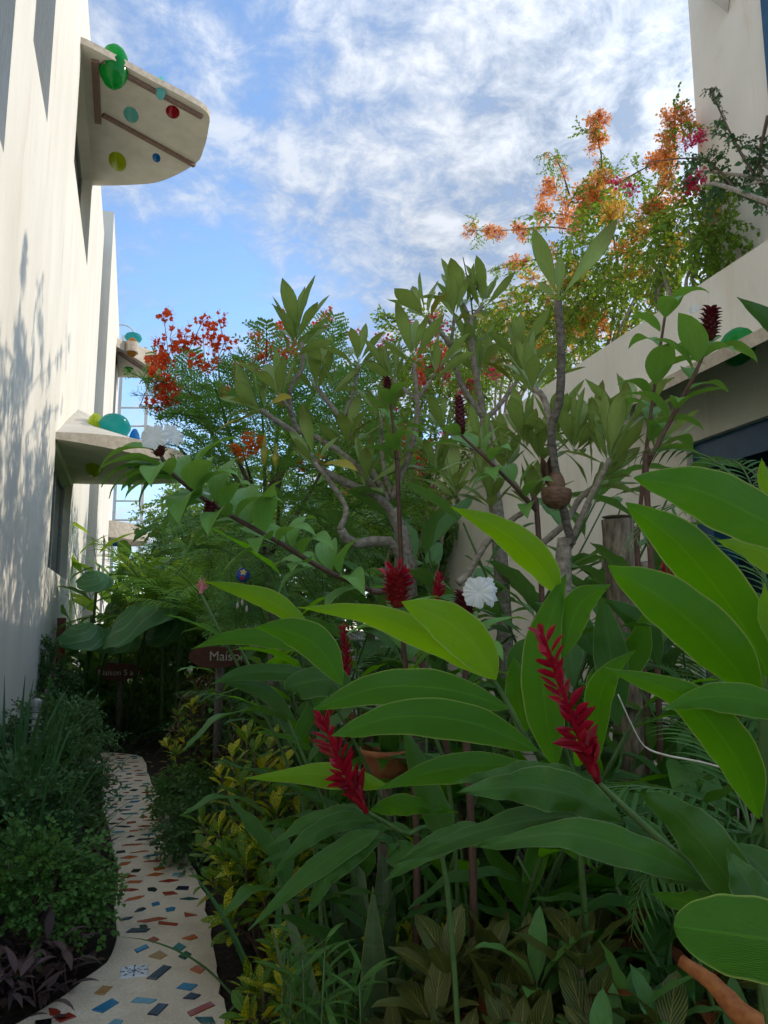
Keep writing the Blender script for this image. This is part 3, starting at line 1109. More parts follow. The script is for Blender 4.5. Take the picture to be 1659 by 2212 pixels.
LS['croton_y'] = leaf_set('croton_leaf', 'croton_yellow', 4, 7, 4, P_OBO, .20, (.08, .3), (.0, .8), .008, 2, petiole=.08)
LS['croton_v'] = leaf_set('croton_leaf', 'croton_vein', 6, 9, 4, P_ELL, .18, (.08, .3), (.1, 1.1), .012, 3, petiole=.1)
LS['croton_r'] = leaf_set('croton_leaf', 'croton_red', 4, 9, 4, P_ELL, .17, (.08, .3), (.2, 1.1), .012, 3, petiole=.1)
LS['bronze'] = leaf_set('bronze_leaf', 'bronze', 5, 7, 2, P_LAN, .075, (.1, .4), (.3, 1.7), .01, 3)
LS['strap'] = leaf_set('strap_leaf', 'strap', 6, 10, 2, P_STRAP, .022, (.2, .5), (.05, 1.1))
LS['grass'] = leaf_set('grass_blade', 'strap', 6, 10, 2, P_STRAP, .010, (.2, .5), (.5, 2.3))
LS['sansev'] = leaf_set('snake_plant_leaf', 'sansev', 5, 10, 4, lambda t: min(1, .5 + t * 1.3) * (1 - max(0, t - .55) ** 1.6 * 3.6) if t < .995 else 0, .052, (.15, .4), (-.05, .3), .006, 1)
LS['shoot'] = leaf_set('shoot_leaf', 'small_bright', 5, 7, 2, P_LAN, .09, (.1, .35), (.1, 1.0))
LS['purple'] = leaf_set('purple_leaf', 'purple', 5, 6, 2, P_LAN, .13, (.1, .4), (.3, 1.3))
LS['ear'] = []
for k in range(3):
    b = MB()
    # heart-shaped blade with a notch at the stalk
    n0 = 0
    nA, nR = 28, 5
    for r in range(nR + 1):
        f = r / nR
        for a in range(nA + 1):
            th = -PI + 2 * PI * a / nA
            R = (.60 + .34 * math.cos(th) - .07 * math.cos(2 * th)) if abs(th) < 2.6 else .28 + (.02 * math.sin(9 * th))
            R = R * (1 + .035 * math.sin(11 * th + k))
            y = .28 + R * math.cos(th) * f * .75
            x = R * math.sin(th) * f * .78
            z = -.22 * f * f - .10 * abs(x) + .02 * math.sin(7 * th + k) * f
            b.v.append(Vector((x, y, z)))
    for r in range(nR):
        for a in range(nA):
            i = r * (nA + 1) + a
            b.face((i, i + 1, i + nA + 2, i + nA + 1), [(.5 + .5 * (r / nR) * (1 if a < nA / 2 else -1), a / nA), (.5 + .5 * (r / nR) * (1 if a < nA / 2 else -1), (a + 1) / nA),
                   (.5 + .5 * ((r + 1) / nR) * (1 if a < nA / 2 else -1), (a + 1) / nA), (.5 + .5 * ((r + 1) / nR) * (1 if a < nA / 2 else -1), a / nA)])
    LS['ear'].append(b.mesh('elephant_ear_leaf', M['ear']))
LS['bract'] = []
for k in range(4):
    b = MB()
    leaf_geo(b, 7, 4, P_ELL, .25, U3(.5, .85), -.15 - .28 * k)
    LS['bract'].append(b.mesh('bract', M['fl_red']))
LS['bract_pink'] = [b_.copy() for b_ in LS['bract']]
for me in LS['bract_pink']:
    me.materials[0] = M['fl_pink']
LS['scale'] = []
for k in range(3):
    b = MB()
    leaf_geo(b, 5, 4, P_OVA, .40, -.35, -.5 - .2 * k)
    LS['scale'].append(b.mesh('bract', M['fl_cone']))
LS['scale_red'] = [b_.copy() for b_ in LS['scale']]
for me in LS['scale_red']:
    me.materials[0] = M['fl_cone_red']


def put(parent, meshes, pos, d, up, L, W=None, name='leaf'):
    return link(name, random.choice(meshes) if isinstance(meshes, list) else meshes, parent, frame(pos, d, up, L, W))


def part_tube(parent, pts, rr, mat, name='stem', sides=7, n=None, rough=0):
    if n:
        pts = spline(pts, n)
        if not isinstance(rr, (int, float)):
            rr = [rr[0] + (rr[-1] - rr[0]) * i / (n - 1) for i in range(n)]
    b = MB()
    b.tube(pts, rr, sides, rough=rough)
    return build(b, name, M[mat], parent)


def to_ground(p):
    return Vector((p.x, p.y, 0))


# ------------------------------------------------------------------ frangipani trees
def rosette(parent, tip, d, n, L, spread=(.3, 1.15), old=0, ring=None):
    d = Vector(d).normalized()
    a = d.orthogonal().normalized()
    b = d.cross(a)
    n = int(n * 1.2)
    L *= 1.04
    for k in range(n):
        an = k * 2.39996 + U3(-.35, .35)
        f = k / max(1, n - 1)
        sp = spread[0] + (spread[1] - spread[0]) * f + U3(-.22, .22)
        o = a * math.cos(an) + b * math.sin(an)
        ld = d * math.cos(sp) + o * math.sin(sp) + Vector((0, 0, .10))
        up = d * math.sin(sp) - o * math.cos(sp)
        pos = tip - d * (.05 * f)
        ms = LS['frangi_old'] if k >= n - old else LS['frangi']
        put(parent, ms, pos, ld, up, L * U3(.62, 1.15))


def branch(parent, pts, r0, r1, mat='bark'):
    part_tube(parent, pts, [r0 * .72, r1 * .8], mat, 'branch', 9, max(12, len(pts) * 5), .09)


def mid_d(pts, d0, d1):
    n = len(pts)
    return [U(x, y, d0 + (d1 - d0) * i / (n - 1)) for i, (x, y) in enumerate(pts)]


f1 = U(880, 1215, 4.15)
T1 = empty('frangipani_tree', to_ground(f1), 'frangipani tree in the middle with forking grey branches leaning left below the peacock flowers', 'tree')
part_tube(T1, [to_ground(f1) + Vector((.15, .1, 0)), f1 * .5 + to_ground(f1) * .5 + Vector((.05, 0, 0)), f1, U(848, 1100, 4.2)], [.062, .034], 'bark', 'trunk', 9, 12, .05)
part_tube(T1, [to_ground(f1) + Vector((.1, .05, .35)), U(880, 1235, 4.1), U(762, 1173, 3.9), U(737, 1144, 3.85)], [.034, .022], 'bark', 'branch', 8, 12, .05)
for pts, r0, r1, d0, d1 in (
        ([(851, 1112), (812, 1070), (769, 1052), (698, 1016), (656, 970), (634, 935), (599, 910), (563, 885)], .034, .016, 4.2, 3.9),
        ([(812, 1060), (762, 999), (691, 949), (649, 931), (631, 899), (627, 839), (652, 796), (652, 740)], .026, .014, 4.2, 4.1),
        ([(840, 1085), (784, 981), (741, 910), (705, 864), (684, 835)], .026, .015, 4.2, 4.4),
        ([(744, 900), (762, 846), (775, 790)], .016, .012, 4.35, 4.4),
        ([(848, 1077), (862, 1038), (887, 974), (901, 903), (901, 860), (894, 785)], .026, .014, 4.2, 4.1),
        ([(901, 865), (925, 830), (940, 808)], .014, .011, 4.13, 4.1),
        ([(901, 865), (870, 838), (850, 822)], .014, .011, 4.13, 4.2),
        ([(844, 1070), (826, 991), (823, 905)], .020, .012, 4.2, 4.4),
        ([(734, 1144), (748, 1108), (738, 1078), (706, 1031), (680, 1000)], .022, .013, 3.85, 3.9),
        ([(631, 899), (622, 880), (600, 850)], .014, .011, 4.1, 4.0)):
    branch(T1, mid_d(pts, d0, d1), r0, r1)
for x, y, d, n, L, dr, old in ((640, 725, 4.1, 11, .30, (.0, -.15, 1), 0), (775, 780, 4.4, 9, .27, (.1, 0, 1), 0), (892, 770, 4.1, 9, .30, (-.05, -.1, 1), 0),
                               (943, 800, 4.1, 7, .25, (.35, 0, .9), 0), (848, 820, 4.2, 8, .26, (-.4, .1, .8), 1), (558, 882, 3.9, 10, .27, (-.75, -.2, .5), 2),
                               (684, 833, 4.4, 9, .29, (-.1, -.2, 1), 0), (824, 900, 4.4, 9, .28, (.1, -.3, .9), 0), (600, 848, 4.0, 8, .27, (-.3, -.1, 1), 1),
                               (678, 995, 3.9, 8, .25, (-.3, -.4, .8), 2), (755, 960, 4.3, 9, .26, (-.1, -.3, 1), 0), (870, 985, 4.25, 9, .26, (.1, -.3, 1), 0), (790, 1040, 4.1, 8, .25, (0, -.5, .8), 0), (640, 760, 4.12, 8, .27, (.3, -.2, .6), 0), (720, 845, 4.35, 6, .26, (.5, -.2, .5), 0)):
    rosette(T1, U(x, y, d), dr, n, L, old=old)
# two seed pods hanging from a branch
for x, y, l in ((572, 935, .17), (596, 958, .12)):
    p = U(x, y, 3.85)
    b = MB()
    b.lathe([(.004, 0), (.014, -.1 * l / .17), (.020, -.5 * l), (.016, -.8 * l), (.002, -l)], 8)
    build(b, 'seed_pod', M['yellowing'], T1, M=Matrix.Translation(p))

f2 = U(1075, 1130, 4.9)
T2 = empty('frangipani_tree', to_ground(f2), 'second frangipani, with dry flower stalks at its top, standing in front of the white wall', 'tree')
part_tube(T2, [to_ground(f2), (to_ground(f2) + f2) / 2 + Vector((.04, 0, 0)), f2, U(1060, 1040, 4.9), U(1050, 936, 4.9), U(1047, 904, 4.9)], [.055, .034], 'bark', 'trunk', 9, 16, .05)
for pts, r0, r1, d0, d1 in (
        ([(1047, 906), (1034, 842), (1021, 762), (1015, 690)], .032, .022, 4.9, 4.8),
        ([(1015, 690), (1000, 656)], .020, .016, 4.8, 4.8), ([(1015, 692), (1043, 660)], .020, .016, 4.8, 4.8),
        ([(1047, 906), (1000, 837), (978, 770), (967, 738), (919, 684)], .030, .014, 4.9, 4.7),
        ([(974, 745), (978, 715), (981, 685)], .015, .012, 4.75, 4.7),
        ([(1047, 908), (1080, 874), (1116, 824)], .026, .016, 4.9, 4.9),
        ([(1048, 1000), (1010, 960), (960, 930)], .022, .014, 4.9, 4.7)):
    branch(T2, mid_d(pts, d0, d1), r0, r1)
for x, y, d, n, L, dr, old in ((1000, 655, 4.8, 8, .31, (-.25, 0, 1), 0), (1044, 656, 4.8, 9, .31, (.3, 0, 1), 0), (917, 680, 4.7, 7, .30, (-.5, 0, .8), 1),
                               (981, 682, 4.7, 7, .27, (-.1, -.2, 1), 1), (1118, 820, 4.9, 13, .30, (.2, -.2, 1), 1), (1125, 780, 5.0, 12, .34, (.0, 0, 1), 3),
                               (958, 928, 4.7, 10, .29, (-.3, -.3, .8), 0), (1040, 800, 5.0, 9, .30, (-.1, 0, 1), 0), (1015, 745, 4.9, 6, .27, (0, -.4, .6), 0)):
    rosette(T2, U(x, y, d), dr, n, L, old=old)
for pts in ([(1022, 690), (1016, 640), (1005, 580), (1000, 556)], [(1018, 650), (1035, 612), (1050, 582)], [(1012, 630), (985, 590), (970, 572)]):
    part_tube(T2, mid_d(pts, 4.8, 4.8), [.006, .003], 'twig', 'flower_stalk', 5, 8)

f3 = U(1216, 1212, 3.3)
T3 = empty('frangipani_tree', to_ground(f3), 'tallest frangipani on the right whose dark straight branch ends in two upright leaves', 'tree')
part_tube(T3, [to_ground(f3) + Vector((.05, .1, 0)), to_ground(f3) * .5 + f3 * .5, f3, U(1235, 1172, 3.3)], [.048, .028], 'bark', 'trunk', 9, 10, .05)
for pts, r0, r1, d0, d1, mt in (
        ([(1235, 1176), (1216, 1096), (1199, 1012), (1191, 928), (1208, 864), (1212, 759), (1205, 650)], .026, .021, 3.3, 3.1, 'bark_dark'),
        ([(1192, 925), (1174, 860), (1149, 836)], .020, .016, 3.2, 3.3, 'bark'),
        ([(1237, 1160), (1271, 1084), (1317, 991)], .019, .015, 3.3, 3.25, 'bark'),
        ([(1120, 1200), (1161, 1181), (1220, 1130), (1254, 1075), (1288, 1046), (1335, 965), (1358, 915)], .024, .014, 3.45, 3.5, 'bark'),
        ([(990, 1260), (1013, 1236), (1051, 1172), (1102, 1126), (1140, 1100)], .026, .016, 3.6, 3.7, 'bark'),
        ([(1144, 1088), (1110, 1045), (1068, 1004), (1040, 970)], .020, .013, 3.7, 3.6, 'bark')):
    branch(T3, mid_d(pts, d0, d1), r0, r1, mt)
for x, y, d, n, L, dr, old in ((1148, 832, 3.3, 12, .23, (-.05, 0, 1), 0), (1318, 985, 3.25, 13, .25, (.1, -.1, 1), 0), (1360, 905, 3.5, 14, .26, (.1, 0, 1), 0),
                               (1240, 960, 3.5, 14, .25, (.0, -.1, 1), 0), (1130, 950, 3.9, 13, .25, (-.2, 0, 1), 0), (1040, 968, 3.6, 9, .24, (-.4, -.2, .7), 0),
                               (1290, 1040, 3.4, 9, .23, (.5, -.3, .5), 0), (1200, 930, 3.7, 12, .24, (.2, 0, 1), 0), (985, 1060, 4.0, 10, .25, (-.2, -.2, 1), 0), (1090, 1000, 4.1, 12, .25, (0, -.1, 1), 0), (1170, 985, 3.9, 12, .25, (.1, -.1, 1), 0),
                               (1280, 940, 3.8, 12, .25, (.1, -.1, 1), 0), (1060, 1080, 3.9, 11, .25, (-.2, -.3, 1), 0), (1420, 960, 3.7, 11, .25, (.3, -.1, .9), 0), (1150, 1080, 3.8, 11, .24, (.0, -.4, .8), 0), (940, 1010, 4.3, 10, .26, (-.2, -.2, 1), 0)):
    rosette(T3, U(x, y, d), dr, n, L, old=old)
tp = U(1205, 650, 3.1)
for (x, y, dd), L, w in (((1160, 492, 3.05), .315, .9), ((1332, 484, 3.2), .40, .62), ((1215, 560, 3.2), .18, .8), ((1168, 612, 3.2), .12, .9)):
    q = U(x, y, dd)
    put(T3, LS['frangi'][1], tp, q - tp, (CP - tp) + Vector((U3(-1, 1), 0, 0)), (q - tp).length * 1.02, (q - tp).length * w)

# ------------------------------------------------------------------ crepe ginger (costus): arching canes with spiral leaves
def white_flower(parent, pos, d, r):
    b = MB()
    n, m = 90, 6
    for j in range(m + 1):
        f = j / m
        for k in range(n):
            a = 2 * PI * k / n
            rr = r * f * (1 + .07 * math.sin(7 * a + 1) * f + .03 * math.sin(17 * a + 3 * math.sin(2 * a)) * f + .02 * math.sin(29 * a) * f - .16 * max(0, math.cos(a * 1.5)) ** 12)
            b.v.append(Vector((rr * math.cos(a), .25 * r * (1 - (1 - f) ** 2) * 1.0 - .2 * r * f * f + r * f * f * (.08 * math.sin(13 * a + 2 * math.sin(3 * a)) + .05 * math.sin(31 * a)), rr * math.sin(a))))
    for j in range(m):
        for k in range(n):
            k2 = (k + 1) % n
            b.face((j * n + k, j * n + k2, (j + 1) * n + k2, (j + 1) * n + k), [(.5, j / m)] * 4)
    fl = link('flower', b.mesh('flower', M['fl_white']), parent, frame(pos, d, (0, 0, 1), 1))
    b = MB()
    leaf_geo(b, 4, 2, P_OVA, .5, .5, .3)
    link('throat', b.mesh('throat', M['fl_yellow']), fl, frame(Vector(pos) + Vector(d).normalized() * r * .12, Vector(d) + Vector((0, 0, .7)), d, r * .35))
    return fl


def cone(parent, base, tip, r, red=False, n=70):
    base, tip = Vector(base), Vector(tip)
    ax = tip - base
    L = ax.length
    d = ax.normalized()
    a = d.orthogonal().normalized()
    b_ = d.cross(a)
    core = MB()
    core.tube([base + ax * t for t in (0, .15, .4, .7, .9, 1.0)], [r * .55, r * .8, r * .85, r * .75, r * .5, r * .1], 9)
    c = build(core, 'flower_cone', M['fl_cone_red' if red else 'fl_cone'], parent)
    ms = LS['scale_red' if red else 'scale']
    for k in range(n):
        f = (k + .5) / n
        an = k * 2.39996
        o = a * math.cos(an) + b_ * math.sin(an)
        rr = r * (.62 + .35 * math.sin(PI * min(1, f * .85 + .12)))
        put(c, ms, base + ax * (f * .93) + o * rr * .72, d * .9 + o * .62, o, r * (.95 if not red else 1.25), name='bract')
    return c


def cane(parent, pts, n, L, r=.010, mat='stem_brown', skip=.12, end=1.0, droop=.9, meshes=None, name='stem'):
    P = spline(pts, max(14, n))
    part_tube(parent, P, [r + (r * .55 - r) * i / (len(P) - 1) for i in range(len(P))], mat, name)
    an = U3(0, 6)
    for k in range(n):
        f = skip + (end - skip) * k / max(1, n - 1)
        x = f * (len(P) - 1)
        i = min(int(x), len(P) - 2)
        p = P[i].lerp(P[i + 1], x - i)
        d = (P[i + 1] - P[i]).normalized()
        a = d.orthogonal().normalized()
        b = d.cross(a)
        an += 1.15 + U3(-.25, .25)
        o = a * math.cos(an) + b * math.sin(an)
        ld = d * .55 + o * .9 + Vector((0, 0, .45))
        up = Vector((0, 0, 1)) + d * .5 - o * .2
        put(parent, meshes or LS['costus'], p + o * r, ld, up, L * U3(.75, 1.15) * (1 - .25 * max(0, f - .8) * 4 * .5))


k1 = [U(840, 1300, 2.9), U(800, 1275, 2.85), U(700, 1230, 2.75), U(600, 1170, 2.65), U(510, 1120, 2.6), U(430, 1070, 2.55), U(370, 1020, 2.5), U(343, 975, 2.5)]
K1 = empty('crepe_ginger', to_ground(k1[0] + Vector((.35, .1, 0))), 'brown cane arching far left with drooping leaves and two white crepe flowers at its tip', 'plant')
part_tube(K1, [to_ground(k1[0] + Vector((.35, .1, 0))), k1[0] * .5 + to_ground(k1[0]) * .5 + Vector((.3, .1, .1)), k1[0] + Vector((.06, .02, -.04)), k1[1]], [.014, .012], 'stem_brown', 'stem', 7, 14)
cane(K1, k1[1:], 32, .235, .0105, skip=.03, end=.88)
for x, y in ((322, 1035), (300, 1060)):
    p = U(352, 1000, 2.5)
    q = U(x, y, 2.4)
cone(K1, U(345, 985, 2.5), U(340, 945, 2.5), .022, n=40)
white_flower(K1, U(333, 945, 2.40), Vector((-.1, -1, .25)), .042)
white_flower(K1, U(374, 941, 2.44), Vector((.55, -.75, .4)), .038)
cone(K1, U(452, 1118, 2.55), U(454, 1084, 2.55), .020, n=40)
white_flower(K1, U(446, 1066, 2.55), Vector((.3, -.5, 1)), .014)
# drooping large leaves at the very end of the cane
for x, y, L in ((250, 1090, .23), (290, 1130, .26), (320, 1150, .24), (470, 1040, .19), (600, 1080, .22), (690, 1130, .2), (400, 1210, .2), (300, 1180, .18)):
    j = min(range(len(k1)), key=lambda i: (k1[i] - U(x, y - 70, 2.55)).length)
    q = U(x, y, 2.45)
    d = (q - k1[j])
    put(K1, LS['costus'][5:], k1[j], d + Vector((0, 0, .22)), Vector((0, -.4, 1)), L)

specs = [
    ('leafy cane bearing a long dark red cone before the pale wall', [U(1160, 1105, 3.2), U(1110, 1050, 3.15), U(1060, 1000, 3.1), U(996, 940, 3.1)], 12, .2, (996, 938, 991, 852), 3.1, .022),
    ('tall cane at the right bearing the thickest dark red cone beside the green glass', [U(1395, 1010, 2.9), U(1450, 905, 2.9), U(1500, 810, 2.85), U(1528, 745, 2.85)], 13, .21, (1530, 735, 1537, 664), 2.85, .030),
    ('slender red-brown cane with drooping leaves on top in front of the sloping parapet', [U(1376, 1180, 3.1), U(1392, 1010, 3.1), U(1412, 850, 3.1), U(1440, 660, 3.1)], 12, .22, None, 3.1, 0),
    ('cane with a small dark red cone among the frangipani branches', [U(858, 1010, 3.9), U(850, 930, 3.9), U(842, 860, 3.9)], 9, .2, (838, 856, 836, 814), 3.9, .022),
    ('short cane with a dark cone and two white crepe flowers behind the big ginger leaves', [U(1000, 1500, 2.3), U(1008, 1420, 2.3), U(1004, 1340, 2.3)], 9, .2, (1004, 1338, 1003, 1278), 2.3, .028),
    ('cane topped by a ragged bright red cone between the front and back leaves', [U(880, 1480, 2.5), U(870, 1380, 2.5), U(862, 1330, 2.5)], 8, .2, (861, 1312, 855, 1238), 2.5, .040),
]
for i, (lab, pts, n, L, cn, d, r) in enumerate(specs):
    base = to_ground(pts[0] + Vector((.05, .12, 0)))
    k = empty('crepe_ginger', base, lab, 'plant')
    part_tube(k, [base, base * .4 + pts[0] * .6 + Vector((.03, .02, 0)), pts[0], pts[0].lerp(pts[1], .2)], [.013, .011], 'stem_brown', 'stem', 7, 12)
    cane(k, pts, n, L, .0100, skip=.1 if i != 2 else .45)
    if cn:
        c_ = cone(k, U(cn[0], cn[1], d), U(cn[2], cn[3], d), r * (.8 if i == 5 else 1), red=(i == 5), n=60 if i == 5 else 70)
        if i == 5:
            for j in range(34):
                o = rdir(-.1, 1)
                put(c_, LS['bract'], U(cn[0], cn[1], d).lerp(U(cn[2], cn[3], d), U3(.3, .95)) + o * .022, o + Vector((0, 0, .9)), o, U3(.035, .055), name='bract')
    if i == 4:
        white_flower(k, U(1032, 1280, 2.24), Vector((-.25, -1, .15)), .046)
        white_flower(k, U(1056, 1279, 2.29), Vector((.65, -.8, .1)), .044)
    if i == 1:
        white_flower(k, U(1500, 668, 2.84), Vector((-.7, -.6, .3)), .020)

# ------------------------------------------------------------------ red gingers in front: leaves placed one by one
def big_leaf(parent, pts, wpx, mat, roll=0.0, fold=.16, wave=.0, prof=P_LAN, nL=22, nW=6):
    """pts: (x, y, distance) from stalk to tip; wpx: greatest width in display pixels"""
    P = spline([U(*p) for p in pts], nL + 1)
    dm = sum(p[2] for p in pts) / len(pts)
    hw = wpx / 1659 * dm * .5 / max(.3, math.cos(rad(roll)) ** .5)
    b = MB()
    ph = U3(0, 6)
    tw = U3(-.5, .5)
    fr = U3(15, 23)
    for i, p in enumerate(P):
        t = i / nL
        T = (P[min(i + 1, nL)] - P[max(i - 1, 0)]).normalized()
        N = (CP - p).normalized()
        N = (N - T * N.dot(T)).normalized()
        N = Matrix.Rotation(rad(roll) + tw * (t - .5), 3, T) @ N
        S = T.cross(N)
        h = max(hw * prof(t) * (1 + .018 * math.sin(t * 31 + ph) + .02 * math.sin(t * 11 + 2 * ph)), .0012)
        for k in range(nW + 1):
            s = -1 + 2 * k / nW
            z = abs(s) * h * math.sin(fold) * 1.1 + (wave + .03) * hw * (math.sin(t * fr + ph + (2 if s > 0 else 0)) + .5 * math.sin(t * fr * 2.3 + ph * 2 + s)) * abs(s) ** 1.6 * min(1, 5 * t) + .10 * h * s * s
            b.v.append(p + S * (s * h) + N * (-z))
    for i in range(nL):
        for k in range(nW):
            a = i * (nW + 1) + k
            b.face((a, a + 1, a + nW + 2, a + nW + 1), [(k / nW, i / nL), ((k + 1) / nW, i / nL), ((k + 1) / nW, (i + 1) / nL), (k / nW, (i + 1) / nL)])
    return build(b, 'leaf', M[mat], parent)


def inflorescence(parent, base, tip, side, r, n=46, ms='bract', Lb=.045):
    P = spline([base, (Vector(base) + Vector(tip)) / 2 + Vector(side), tip], 14)
    st = part_tube(parent, P, [.007, .003], 'stem_green', 'flower_axis')
    st.data.materials[0] = M['fl_red' if ms == 'bract' else 'fl_pink']
    for k in range(n):
        f = (k / n) ** 1.15
        x = f * 12.9
        i = int(x)
        p = P[i].lerp(P[i + 1], x - i)
        d = (P[i + 1] - P[i]).normalized()
        a = d.orthogonal().normalized()
        b = d.cross(a)
        an = k * 2.2 + U3(-.25, .25)
        o = a * math.cos(an) + b * math.sin(an)
        sp = (.30 + 3.8 * f if f < .24 else 1.28 - .45 * f) + U3(-.15, .15)
        L = Lb * (1.3 - .5 * f) * U3(.85, 1.15)
        put(st, LS[ms], p + o * .004, d * math.cos(sp) + o * math.sin(sp), d * math.sin(sp) - o * math.cos(sp), L, L * .95, 'bract')


g1b = to_ground(U(1700, 1900, 1.7))
A1 = empty('red_ginger', g1b, 'red ginger filling the right edge with huge upright backlit leaves', 'plant')
for pts, w, mt, ro, pr in (
        ([(1760, 1190, 1.5), (1640, 1120, 1.5), (1510, 1060, 1.5), (1370, 1032, 1.48)], 125, 'ginger', 12, P_ELL),
        ([(1668, 1470, 1.55), (1590, 1330, 1.55), (1470, 1180, 1.5), (1352, 1086, 1.5)], 118, 'ginger', -14, P_ELL),
        ([(1640, 1520, 1.5), (1560, 1410, 1.45), (1440, 1300, 1.42), (1313, 1222, 1.4)], 128, 'ginger', -10, P_ELL),
        ([(1700, 1250, 1.75), (1640, 1190, 1.75), (1548, 1168, 1.75)], 60, 'ginger_bright', 20, P_LAN),
        ([(1640, 1770, 1.4), (1590, 1640, 1.38), (1480, 1510, 1.36), (1306, 1444, 1.36)], 100, 'ginger', -18, P_LAN),
        ([(1760, 1560, 1.35), (1640, 1515, 1.35), (1530, 1505, 1.33), (1430, 1532, 1.32)], 72, 'ginger', 16, P_LAN),
        ([(1740, 760, 1.9), (1680, 700, 1.9), (1592, 642, 1.9)], 50, 'ginger_dark', 10, P_LAN),
        ([(1690, 1420, 1.5), (1660, 1330, 1.5), (1652, 1260, 1.5)], 40, 'ginger_bright', 30, P_LAN),
        ([(1690, 1100, 1.9), (1655, 1040, 1.9), (1645, 990, 1.9)], 32, 'ginger_bright', 10, P_LAN),
        ([(1700, 1960, 1.4), (1650, 1880, 1.4), (1578, 1820, 1.4)], 90, 'ginger_dark', 15, P_LAN)):
    big_leaf(A1, pts, w, mt, ro, prof=pr, wave=.05)
part_tube(A1, [g1b, U(1655, 1700, 1.55), U(1668, 1470, 1.56), U(1690, 1250, 1.6)], [.012, .008], 'stem_green', 'stem', 7, 14)
part_tube(A1, [g1b + Vector((.06, .03, 0)), U(1720, 1560, 1.5), U(1760, 1190, 1.52)], [.012, .008], 'stem_green', 'stem', 7, 14)

g2b = to_ground(U(1280, 1900, 2.2))
A2 = empty('red_ginger', g2b, 'red ginger in the centre with arching lime-green leaves and no flower', 'plant')
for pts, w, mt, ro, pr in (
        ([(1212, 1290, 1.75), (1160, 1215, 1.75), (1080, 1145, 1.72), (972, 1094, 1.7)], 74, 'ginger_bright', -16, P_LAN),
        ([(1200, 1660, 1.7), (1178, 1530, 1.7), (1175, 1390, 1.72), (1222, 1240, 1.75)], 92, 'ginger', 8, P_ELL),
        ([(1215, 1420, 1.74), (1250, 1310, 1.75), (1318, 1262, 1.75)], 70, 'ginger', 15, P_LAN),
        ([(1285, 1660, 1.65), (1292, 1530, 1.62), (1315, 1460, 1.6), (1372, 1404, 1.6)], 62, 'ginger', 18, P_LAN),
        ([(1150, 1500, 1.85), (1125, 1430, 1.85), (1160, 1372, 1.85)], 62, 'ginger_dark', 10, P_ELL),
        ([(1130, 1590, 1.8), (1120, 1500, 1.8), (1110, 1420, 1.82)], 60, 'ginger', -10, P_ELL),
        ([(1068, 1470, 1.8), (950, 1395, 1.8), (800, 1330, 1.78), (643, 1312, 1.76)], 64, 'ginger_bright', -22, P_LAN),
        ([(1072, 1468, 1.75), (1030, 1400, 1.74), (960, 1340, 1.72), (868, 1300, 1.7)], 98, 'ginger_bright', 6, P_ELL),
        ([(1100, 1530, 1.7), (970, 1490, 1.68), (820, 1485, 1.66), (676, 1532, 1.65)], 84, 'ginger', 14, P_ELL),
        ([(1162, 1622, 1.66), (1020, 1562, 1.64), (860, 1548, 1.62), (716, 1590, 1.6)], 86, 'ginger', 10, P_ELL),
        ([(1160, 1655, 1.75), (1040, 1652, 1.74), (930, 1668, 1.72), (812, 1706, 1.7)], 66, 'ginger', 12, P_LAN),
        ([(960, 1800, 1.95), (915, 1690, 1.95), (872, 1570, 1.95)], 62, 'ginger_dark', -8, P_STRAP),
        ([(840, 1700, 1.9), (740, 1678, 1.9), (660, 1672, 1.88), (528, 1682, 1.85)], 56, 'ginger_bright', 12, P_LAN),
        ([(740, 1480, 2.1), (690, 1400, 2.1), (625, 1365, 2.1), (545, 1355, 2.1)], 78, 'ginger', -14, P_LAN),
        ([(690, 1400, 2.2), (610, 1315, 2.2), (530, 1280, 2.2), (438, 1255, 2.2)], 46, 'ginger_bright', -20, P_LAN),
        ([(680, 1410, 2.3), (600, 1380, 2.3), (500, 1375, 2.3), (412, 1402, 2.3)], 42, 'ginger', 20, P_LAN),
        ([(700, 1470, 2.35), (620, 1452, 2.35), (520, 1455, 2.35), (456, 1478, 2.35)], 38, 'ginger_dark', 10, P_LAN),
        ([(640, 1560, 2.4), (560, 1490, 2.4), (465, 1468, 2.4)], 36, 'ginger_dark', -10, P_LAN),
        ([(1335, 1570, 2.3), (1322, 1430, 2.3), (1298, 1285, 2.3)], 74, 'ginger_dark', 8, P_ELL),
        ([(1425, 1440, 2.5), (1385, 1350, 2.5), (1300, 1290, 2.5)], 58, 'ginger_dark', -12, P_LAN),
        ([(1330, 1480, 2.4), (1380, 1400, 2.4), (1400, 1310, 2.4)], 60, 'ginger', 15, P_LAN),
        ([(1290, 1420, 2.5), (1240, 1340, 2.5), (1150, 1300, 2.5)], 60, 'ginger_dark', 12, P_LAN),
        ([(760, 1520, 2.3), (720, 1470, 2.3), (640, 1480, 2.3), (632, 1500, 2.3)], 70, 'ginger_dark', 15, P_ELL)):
    big_leaf(A2, pts, w, mt, ro, prof=pr, wave=.05)
for pts in ([g2b, U(1240, 1700, 2.0), U(1160, 1630, 1.74), U(1080, 1490, 1.78), U(1030, 1420, 1.8)], [g2b + Vector((.05, .08, 0)), U(1240, 1700, 2.05), U(1212, 1500, 1.8), U(1212, 1290, 1.75)],
            [g2b + Vector((-.25, .4, 0)), U(960, 1640, 2.4), U(760, 1520, 2.28), U(690, 1400, 2.25)]):
    part_tube(A2, pts, [.009, .005], 'stem_green', 'stem', 7, 16)

